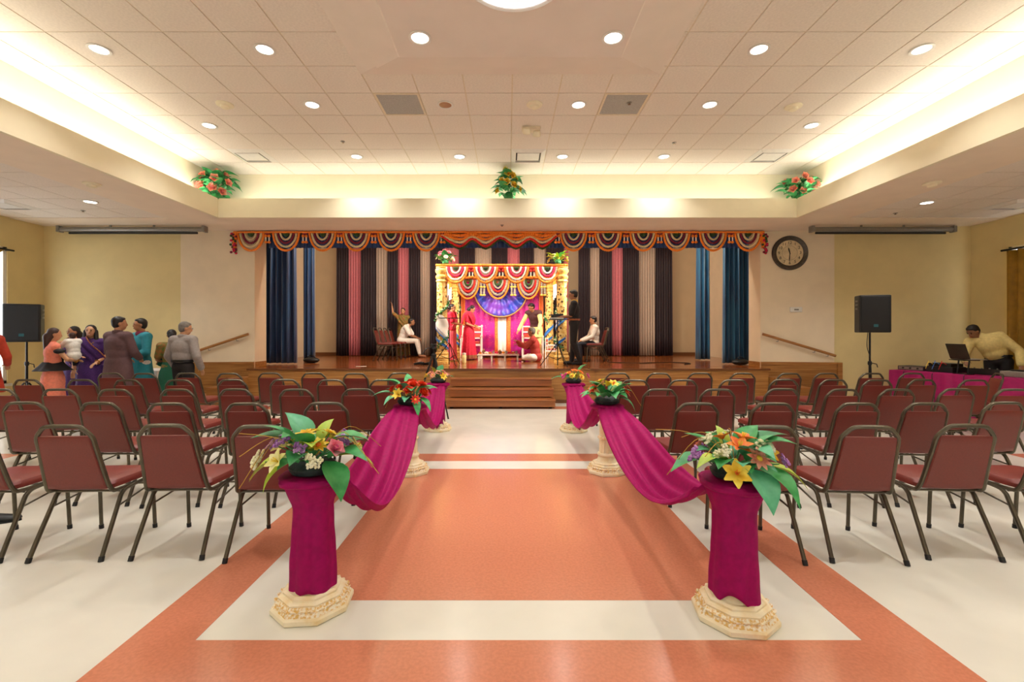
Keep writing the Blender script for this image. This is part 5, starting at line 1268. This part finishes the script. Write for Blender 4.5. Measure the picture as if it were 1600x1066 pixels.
def person(label, loc, rz, H, over, wear, hair='short', skin=1, face=True, hairmat=None, w=1.0, scl=None, smile=False, vox=.0105):
    J = {k: Vector(v) for k, v in TJ.items()}
    for k, v in (over or {}).items(): J[k] = Vector(v)
    t = thing('person', label, 'person', loc, rz, None, H / 1.70)
    sk = m_skin[skin]
    mb = MB(); add_torso(mb, J, -.012, w=w)
    for s in 'LR': add_arm(mb, J, s, -.008); add_hand(mb, J, s); add_leg(mb, J, s, -.012, foot=True)
    Q = headframe(J); h = J['head']
    def hp(x, y, z): return h + Q @ Vector((x, y, z))
    mb.rcone(J['neck'] - Vector((0, 0, .03)), hp(0, -.02, -.05), .052, .050, 12)
    mb.ell(hp(0, -.008, .022), (.075, .092, .092), Q, 18); mb.ell(hp(0, .018, -.045), (.056, .066, .068), Q, 14)
    mb.rcone(hp(0, .078, .015), hp(0, .092, -.022), .011, .015, 8)
    for s in (-1, 1): mb.ell(hp(s * .076, -.005, -.005), (.010, .020, .030), Q, 8)
    body = remesh(mb.build('body', sk, t), vox)
    if face:
        for s in (-1, 1):
            MB().ell(hp(s * .030, .082, .010), (.013, .007, .007), Q, 8).build('eye', m_eye, body)
            MB().rcone(hp(s * .017, .087, .031), hp(s * .046, .078, .033), .0045, .003, 6).build('eyebrow', m_hair, body)
        MB().ell(hp(0, .083, -.062), (.024 if not smile else .028, .008, .008), Q, 8).build('mouth', m_lip, body)
        if smile: MB().ell(hp(0, .088, -.060), (.020, .006, .005), Q, 8).build('teeth', m_tooth, body)
    hb = MB(); hm_ = hairmat or m_hair
    hb.ell(hp(0, -.022, .040), (.083, .092, .085), Q, 18)
    if hair == 'short': hb.ell(hp(0, -.04, .005), (.081, .070, .085), Q, 14); hb.ell(hp(0, .028, .083), (.062, .046, .026), Q, 12)
    elif hair == 'bun': hb.ell(hp(0, -.05, .0), (.074, .06, .075), Q, 14); hb.ell(hp(0, -.12, .0), (.05, .05, .05), Q, 12)
    elif hair in ('long', 'wavy'):
        hb.ell(hp(0, -.055, -.02), (.084, .066, .10), Q, 14)
        dn = 1.0 if hair == 'long' else .75
        hb.rcone(hp(0, -.08, -.05), Vector((h.x, h.y, h.z)) + Q @ Vector((0, -.10, 0)) + Vector((0, 0, -.32 * dn)), .078, .045, 12)
        if hair == 'wavy':
            for s in (-1, 1): hb.rcone(hp(s * .075, -.01, .0), hp(s * .085, .0, -.17), .034, .036, 10); hb.rcone(hp(s * .085, .0, -.17), hp(s * .10, .02, -.26), .034, .018, 10)
    remesh(hb.build('hair', hm_, t), .010, 4)
    for wname, m, *a in wear:
        g = MB(); kw = a[0] if a else {}
        if wname in ('shirt', 'kurta', 'blouse', 'vest', 'jacket', 'dress'):
            i = kw.get('i', .012); add_torso(g, J, i, belly=kw.get('belly', 0), w=w, low=kw.get('low', True))
            sl = kw.get('sleeve', 1.0)
            if sl > 0:
                for s in 'LR': add_arm(g, J, s, i, sl)
            if kw.get('thighs'):
                for s in 'LR': g.rcone(J['hip' + s], J['hip' + s].lerp(J['kn' + s], .75), .10, .085, 12)
            if 'hem' in kw:
                z0 = J['pelvis'].z + .03; z1 = kw['hem']; c0 = J['pelvis']
                g.loft([[Vector((c0.x + (rx) * math.cos(2 * PI * k / 28), c0.y + ry * math.sin(2 * PI * k / 28), z)) for k in range(28)] for z, rx, ry in ((z0, .175 * w, .135), (z0 - .15, .195 * w, .15), (z1, kw.get('flare', .23), kw.get('flare', .23) * .8))])
            remesh(g.build(wname, m, t), .0125)
            if kw.get('collar'):
                MB().lathe([(.068, -.02), (.072, .02), (.062, .035), (.058, .0), (.068, -.02)], 16, c=J['neck'] + Vector((0, 0, .005)), cap=False).build('collar', kw['collar'], t)
        elif wname == 'trousers':
            Qf = frame_of(J); g.ell(J['pelvis'] + Vector((0, 0, -.01)), (.168 * w, .125, .11), Qf, 16)
            for s in 'LR': add_leg(g, J, s, .012, kw.get('end', .97))
            remesh(g.build('trousers', m, t), .0125)
            if kw.get('belt'): MB().lathe([(.172, -.02), (.172, .02), (.16, .02), (.16, -.02), (.172, -.02)], 24, c=J['pelvis'] + Vector((0, 0, .07)), fn=lambda a, z: math.sqrt((math.cos(a) * w) ** 2 + (.76 * math.sin(a)) ** 2), cap=False).build('belt', kw['belt'], t)
        elif wname == 'skirt':
            c0 = J['pelvis']; z0, z1, r0, r1 = kw.get('z0', 1.05), kw.get('z1', .04), kw.get('r0', .15), kw.get('r1', .26); n = 60; ph = kw.get('seed', 0); nf = kw.get('folds', 11)
            rings = []
            for q in range(11):
                f = q / 10; r = r0 + (r1 - r0) * f ** .8; z = z0 + (z1 - z0) * f
                if .1 < f < .4: r += .02
                rings.append([Vector((c0.x + r * (1 + .05 * f * math.sin(nf * 2 * PI * k / n + ph + f)) * math.cos(2 * PI * k / n), c0.y + r * .78 * (1 + .05 * f * math.sin(nf * 2 * PI * k / n + ph + f)) * math.sin(2 * PI * k / n), z)) for k in range(n)])
            g.loft(rings); g.build('skirt', m, t)
            if kw.get('border'):
                g2 = MB(); k_ = rings[-2:]; 
                g2.loft([[Vector((c0.x + (v.x - c0.x) * 1.02, c0.y + (v.y - c0.y) * 1.02, v.z + .01)) for v in rings[-2]], [Vector((c0.x + (v.x - c0.x) * 1.015, c0.y + (v.y - c0.y) * 1.015, v.z + .005)) for v in rings[-1]]], cap=False); g2.build('border', kw['border'], t)
        elif wname == 'pallu':                      # sash over one shoulder, across the front and down the back
            sgn = kw.get('side', 1); Qf = frame_of(J); c = J['chest']
            P_ = [c + Qf @ Vector(v) for v in ((-.17 * sgn, .07, -.28), (-.08 * sgn, .135, -.12), (.04 * sgn, .142, .02), (.12 * sgn, .085, .15), (.135 * sgn, -.02, .19), (.13 * sgn, -.11, .10), (.13 * sgn, -.15, -.1), (.14 * sgn, -.16, -.38), (.15 * sgn, -.16, -.62))]
            sp = smooth_path(P_, 4)
            g.tube(sp, [.075] * len(sp), 10, flat=.22) if False else None
            wd = kw.get('wd', .16)
            def fn(u, v):
                k_ = min(len(sp) - 2, int(u * (len(sp) - 1))); f = u * (len(sp) - 1) - k_; p = sp[k_].lerp(sp[k_ + 1], f)
                d = (sp[k_ + 1] - sp[k_]).normalized(); out = (p - c); out -= d * out.dot(d); out = out.normalized() if out.length > .01 else Vector((0, 1, 0)); e = d.cross(out).normalized()
                return p + e * (v - .5) * wd + out * (.012 + .01 * math.sin(v * 12))
            g.grid(fn, 40, 8); pl_ = g.build('pallu', m, t, solid=.006)
            MB().grid(lambda u, v: fn(u, .97 + .09 * v) + Vector((0, 0, .002)), 40, 2).build('pallu_border', GOLDB, pl_, solid=.009)
        elif wname == 'scarf':
            ne = J['neck']; MB().lathe([(.085, -.05), (.10, -.01), (.085, .035), (.06, .03), (.06, -.03), (.085, -.05)], 20, c=ne, cap=False, fn=lambda a, z: 1 + .06 * math.sin(5 * a)).build('scarf', m, t)
        elif wname == 'shoes':
            for s in 'LR':
                MB().rcone(J['an' + s] + Vector((0, 0, -.035)), J['to' + s], .046, .036, 12).build('shoe', m, t)
        elif wname == 'glasses':
            for s in (-1, 1): MB().tube([hp(s * .034 + .02 * math.cos(2 * PI * k / 12), .098, .012 + .016 * math.sin(2 * PI * k / 12)) for k in range(13)], .002, 5).build('glasses_rim', m_grey, t); MB().tube([hp(s * .055, .095, .014), hp(s * .078, .0, .012)], .002, 5).build('glasses_arm', m_grey, t)
        elif wname == 'peplum':
            c0 = J['pelvis'] + Vector((0, 0, .08)); g.lathe([(.15, .05), (.20, -.02), (.28, -.10), (.275, -.105), (.19, -.03), (.14, .04), (.15, .05)], 48, c=c0, cap=False, fn=lambda a, z: .92 + .06 * math.sin(7 * a) * (z < 0)); g.build('peplum', m, t)
        elif wname == 'sleeve_ruffle':
            for s in 'LR': g.ell(J['sh' + s].lerp(J['el' + s], .35), (.085, .085, .05), None, 12)
            g.build('sleeve_ruffle', m, t)
        elif wname == 'necklace':
            g.tube([J['neck'] + Vector((.07 * math.cos(a), .035 + .085 * math.sin(a) * (1 if math.sin(a) > 0 else .4), -.02 - .07 * max(0, math.sin(a)))) for a in [2 * PI * k / 20 for k in range(21)]], .006, 6); g.build('necklace', m_brass, t)
        elif wname == 'bangles':
            for s in 'LR':
                d = (J['wr' + s] - J['el' + s]).normalized(); p = J['wr' + s] - d * .02; u = d.orthogonal().normalized(); v = d.cross(u)
                MB().tube([p + (u * math.cos(2 * PI * k / 14) + v * math.sin(2 * PI * k / 14)) * .040 for k in range(15)], .008, 6).build('bangle', m_brass, t)
    return t, J
def cl(name, c, **k): return mat('cloth_' + name, c, k.pop('rough', .75), k.pop('var', .08), k.pop('scale', 30), bump=.25, bscale=k.pop('bs', 120), **k)
TAUPE = cl('plum_grey', '#5d4144'); TEAL = cl('teal', '#1f7f8c'); GREYS = cl('grey_shirt', '#8f8681'); BLK = cl('black', '#191517'); RED = cl('red_orange', '#b23318'); PINK = cl('salmon', '#f08a70'); PURP = cl('purple', '#341052', col2='#4b1a6a', scale=60)
GRN = cl('bottle_green', '#0f5a40'); CREAM = cl('cream_shirt', '#e5cf86'); WHT = cl('white_cotton', '#e6e0d6'); BRN = cl('brown_vest', '#4c2626'); SCAR = cl('scarlet', '#d3103a', col2='#e62a4a'); MAROON = cl('brick_red', '#a8342a'); NAVY = cl('navy_jeans', '#1d2130')
GOLDB = cl('gold_border', '#b07a3a', col2='#8a2a3a', scale=60); CORAL = cl('coral_pink', '#e85a6a'); PEACH = cl('peach', '#e58a6a'); MULTI = cl('gold_red_print', '#9a5a2a', col2='#5a6a2a', scale=18)
SIT = dict(pelvis=(0, 0, .52), chest=(0, -.02, .82), neck=(0, 0, 1.01), head=(0, .035, 1.155), shL=(-.175, 0, .95), shR=(.175, 0, .95), elL=(-.22, .10, .70), elR=(.22, .10, .70), wrL=(-.12, .33, .60), wrR=(.12, .33, .60),
           hipL=(-.09, .02, .50), hipR=(.09, .02, .50), knL=(-.12, .42, .50), knR=(.12, .42, .50), anL=(-.11, .40, .09), anR=(.11, .40, .09), toL=(-.13, .56, .04), toR=(.13, .56, .04))

# guests on the left
person('person in a red kurta cut off by the left edge of the picture', (-7.95, 6.95, 0), R(15), 1.68, dict(elL=(-.27, .02, 1.1), elR=(.27, .02, 1.1), wrR=(.16, .2, .98), wrL=(-.16, .2, .98)), [('kurta', RED, dict(hem=.55, flare=.24)), ('trousers', WHT), ('shoes', BLK)], face=False)
t, J = person('person in a salmon dress with black ruffles holding a child', (-7.45, 7.5, 0), R(-35), 1.54, dict(elR=(.27, .14, 1.12), wrR=(.10, .30, 1.10), elL=(-.24, .14, 1.12), wrL=(-.06, .32, 1.15), face=(.2, 1, -.1), shL=(-.165, 0, 1.36), shR=(.165, 0, 1.36)),
       [('dress', PINK, dict(sleeve=0)), ('skirt', PINK, dict(z0=1.0, z1=.05, r0=.15, r1=.25, folds=6)), ('peplum', BLK), ('sleeve_ruffle', BLK), ('bangles', m_brass)], 'long', 2, face=False, hairmat=mat('brown_hair', '#3a221a', .5, .25, 40))
SC = dict(pelvis=(0, 0, .52), chest=(0, .04, .80), neck=(0, .06, .98), head=(0, .09, 1.10), shL=(-.15, .05, .94), shR=(.15, .05, .94), elL=(-.20, .2, .80), elR=(.2, .2, .8), wrL=(-.12, .34, .9), wrR=(.12, .34, .9), hipL=(-.09, 0, .50), hipR=(.09, 0, .50), knL=(-.18, .28, .45), knR=(.18, .28, .45), anL=(-.16, .22, .12), anR=(.16, .22, .12), toL=(-.16, .32, .06), toR=(.16, .32, .06), face=(.1, 1, 0))
person('person, small child in a white top carried on an arm', (-7.22, 7.62, .80), R(75), .92, SC, [('shirt', WHT, dict(sleeve=.6, i=.03)), ('trousers', BLK, dict(end=.7))], 'short', 1, face=False, hairmat=MATS['brown_hair'])
person('person with long black hair and a peach top behind the child', (-7.85, 8.3, 0), R(160), 1.58, None, [('blouse', PEACH, dict(sleeve=.6)), ('skirt', PURP, dict(r1=.26)), ('pallu', PURP)], 'long', 1)
person('person in a purple sari with gold belt smiling at the camera', (-7.30, 8.02, 0), R(-150), 1.60, dict(elL=(-.22, .03, 1.1), wrL=(-.12, .20, 1.0), face=(.05, 1, 0)), [('blouse', PURP, dict(sleeve=.35)), ('skirt', PURP, dict(r1=.27, border=GOLDB)), ('pallu', PURP, dict(wd=.20)), ('necklace', m_brass), ('bangles', m_brass), ('trousers', PURP)], 'wavy', 2, smile=True)
person('person in a plum grey kurta seen from behind', (-6.38, 7.5, 0), R(-12), 1.73, dict(elL=(-.24, .04, 1.12), wrL=(-.14, .22, 1.02), elR=(.25, .05, 1.12), wrR=(.12, .24, 1.02), face=(.65, .9, 0)), [('kurta', TAUPE, dict(hem=.55, flare=.25, i=.022, collar=TAUPE)), ('trousers', BLK), ('shoes', BLK)], 'short', 1, face=False, w=1.25)
person('person in a teal kurta with a wine red scarf', (-6.52, 8.15, 0), R(155), 1.72, dict(elL=(-.25, .05, 1.1), wrL=(-.10, .22, 1.05), face=(.3, 1, 0)), [('kurta', TEAL, dict(hem=.55, flare=.24, i=.018)), ('trousers', WHT), ('scarf', cl('wine', '#7a1a3a')), ('shoes', BLK)], 'short', 1)
person('person in a bottle green sari with gold border', (-5.98, 8.15, 0), R(40), 1.52, dict(elL=(-.23, .06, 1.1), wrL=(-.10, .24, 1.0)), [('blouse', MULTI, dict(sleeve=.4)), ('skirt', GRN, dict(r1=.27, border=GOLDB)), ('pallu', GRN), ('bangles', m_brass)], 'bun', 1, face=False)
person('person with grey hair, glasses, grey shirt and black trousers seen from behind', (-5.40, 7.62, 0), R(-8), 1.65, dict(elL=(-.27, -.02, 1.1), elR=(.28, -.03, 1.1), wrL=(-.24, .1, .9), wrR=(.25, .1, .9), face=(.75, .8, -.15), head=(.02, .03, 1.57)), [('trousers', BLK, dict(belt=m_black)), ('shirt', GREYS, dict(i=.024, belly=.02, collar=GREYS, low=False)), ('glasses', m_grey), ('shoes', BLK)], 'short', 2, face=False, hairmat=m_hairgrey, w=1.12)

# on the stage
person('person, bride in a scarlet and gold sari looking down', (-1.06, 12.55, ZT), R(-108), 1.52, dict(neck=(0, .05, 1.42), head=(0, .11, 1.54), face=(0, 1, -.55), elL=(-.22, .02, 1.1), elR=(.22, .02, 1.1), wrL=(-.06, .24, 1.02), wrR=(.06, .24, 1.0)), [('blouse', SCAR, dict(sleeve=.35)), ('skirt', SCAR, dict(r1=.30, border=GOLDB, folds=13)), ('pallu', SCAR, dict(wd=.2)), ('necklace', m_brass), ('bangles', m_brass)], 'long', 2)
person('person in a coral sari standing behind the left folding stand', (-1.46, 12.0, ZT), R(-100), 1.50, dict(elL=(-.2, .08, 1.12), elR=(.2, .08, 1.12), wrL=(-.08, .28, 1.08), wrR=(.08, .28, 1.08)), [('blouse', SCAR, dict(sleeve=.4)), ('skirt', CORAL, dict(r1=.20, r0=.13)), ('pallu', CORAL, dict(wd=.2, side=-1))], 'bun', 1)
person('person, groom in a cream shirt and brown vest bending forward', (.80, 12.75, ZT), R(150), 1.66, dict(chest=(0, .10, 1.2), neck=(0, .22, 1.36), head=(0, .31, 1.46), face=(.5, 1, -.6), shL=(-.18, .17, 1.31), shR=(.18, .17, 1.31), elL=(-.25, .22, 1.05), elR=(.30, .26, 1.05), wrL=(-.24, .33, .85), wrR=(.34, .42, .84)), [('shirt', CREAM, dict(i=.014, hem=.62, flare=.2)), ('vest', BRN, dict(i=.026, sleeve=0)), ('trousers', CREAM)], 'short', 1)
CROSS = dict(pelvis=(0, 0, .12), chest=(0, .05, .42), neck=(0, .09, .62), head=(0, .13, .76), shL=(-.175, .08, .55), shR=(.175, .08, .55), elL=(-.20, .26, .38), elR=(.20, .26, .36), wrL=(-.10, .46, .50), wrR=(.10, .46, .42), hipL=(-.10, .02, .11), hipR=(.10, .02, .11), knL=(-.32, .26, .12), knR=(.32, .26, .12), anL=(.10, .34, .07), anR=(-.10, .30, .07), toL=(.22, .36, .05), toR=(-.22, .34, .05), face=(0, 1, -.1))
person('person in a brick red kurta sitting cross legged before the ritual table', (.74, 11.72, ZT), R(80), 1.70, CROSS, [('kurta', MAROON, dict(i=.022)), ('trousers', WHT)], 'short', 1, hairmat=m_hairgrey)
person('person in black polo shirt with yellow collar holding a video camera', (1.53, 10.5, ZT), R(80), 1.73, dict(elL=(-.20, .06, 1.10), elR=(.20, .06, 1.10), wrL=(-.10, .30, 1.08), wrR=(.08, .30, 1.06), face=(0, 1, -.15), anL=(-.09, -.14, .08), toL=(-.11, .02, .035), anR=(.09, .06, .08), toR=(.11, .22, .035)), [('trousers', BLK, dict(belt=GOLDB)), ('shirt', BLK, dict(sleeve=.42, i=.016, low=False, collar=cl('yellow_trim', '#d9b23a'))), ('shoes', BLK)], 'short', 0)
vc = thing('video_camera', 'small black video camera held by the person in black', 'camera', (1.16, 10.5, ZT + 1.12), R(80))
MB().box(-.045, .045, -.12, .10, -.05, .05).build('body', m_black, vc, bevel=.012); MB().lathe([(.04, 0), (.045, .06), (.038, .062), (.001, .05)], 16, M=Matrix.Translation((0, .10, 0)) @ Matrix.Rotation(R(-90), 4, 'X')).build('lens', m_blackmetal, vc); MB().box(.045, .055, -.08, .05, -.03, .04).build('screen', m_grey, vc, smooth=False)
person('person, boy in a white shirt and dark jeans seated on the right of the stage', (2.20, 11.62, ZT), R(92), 1.55, SIT, [('shirt', WHT, dict(i=.018)), ('trousers', NAVY), ('shoes', BLK)], 'short', 2)
person('person in white kurta and trousers leaning forward on a stage chair', (-3.15, 13.62, ZT), R(-88), 1.68, dict(SIT, chest=(0, .10, .80), neck=(0, .20, .96), head=(0, .30, 1.07), shL=(-.175, .16, .91), shR=(.175, .16, .91), elL=(-.2, .30, .66), elR=(.2, .30, .66), wrL=(-.1, .48, .58), wrR=(.1, .48, .60), knL=(-.12, .46, .50), knR=(.12, .46, .50), anL=(-.11, .52, .09), anR=(.11, .56, .09), toL=(-.13, .68, .04), toR=(.13, .72, .04)), [('kurta', WHT, dict(sleeve=.4, i=.02)), ('trousers', WHT, dict(end=.9))], 'short', 0)
person('person in a printed sari raising one arm at the back of the stage', (-3.20, 14.02, ZT), R(178), 1.50, dict(elR=(.34, .05, 1.52), wrR=(.37, .06, 1.76)), [('blouse', MULTI, dict(sleeve=.4)), ('skirt', MULTI, dict(r1=.24)), ('pallu', MULTI, dict(wd=.2))], 'bun', 1)
# at the sound desk
person('person in a cream yellow shirt leaning over the sound equipment', (8.80, 8.2, 0), R(125), 1.74, dict(chest=(.08, .10, 1.21), neck=(.19, .17, 1.36), head=(.28, .24, 1.44), face=(.5, 1, -.7), shR=(.33, .16, 1.26), shL=(-.03, .10, 1.36), elR=(.40, .22, .99), elL=(-.26, .08, 1.10), wrR=(.34, .42, .92), wrL=(-.30, .30, .90)), [('trousers', BLK, dict(belt=m_black)), ('shirt', CREAM, dict(i=.024, low=False)), ('shoes', BLK)], 'short', 0)
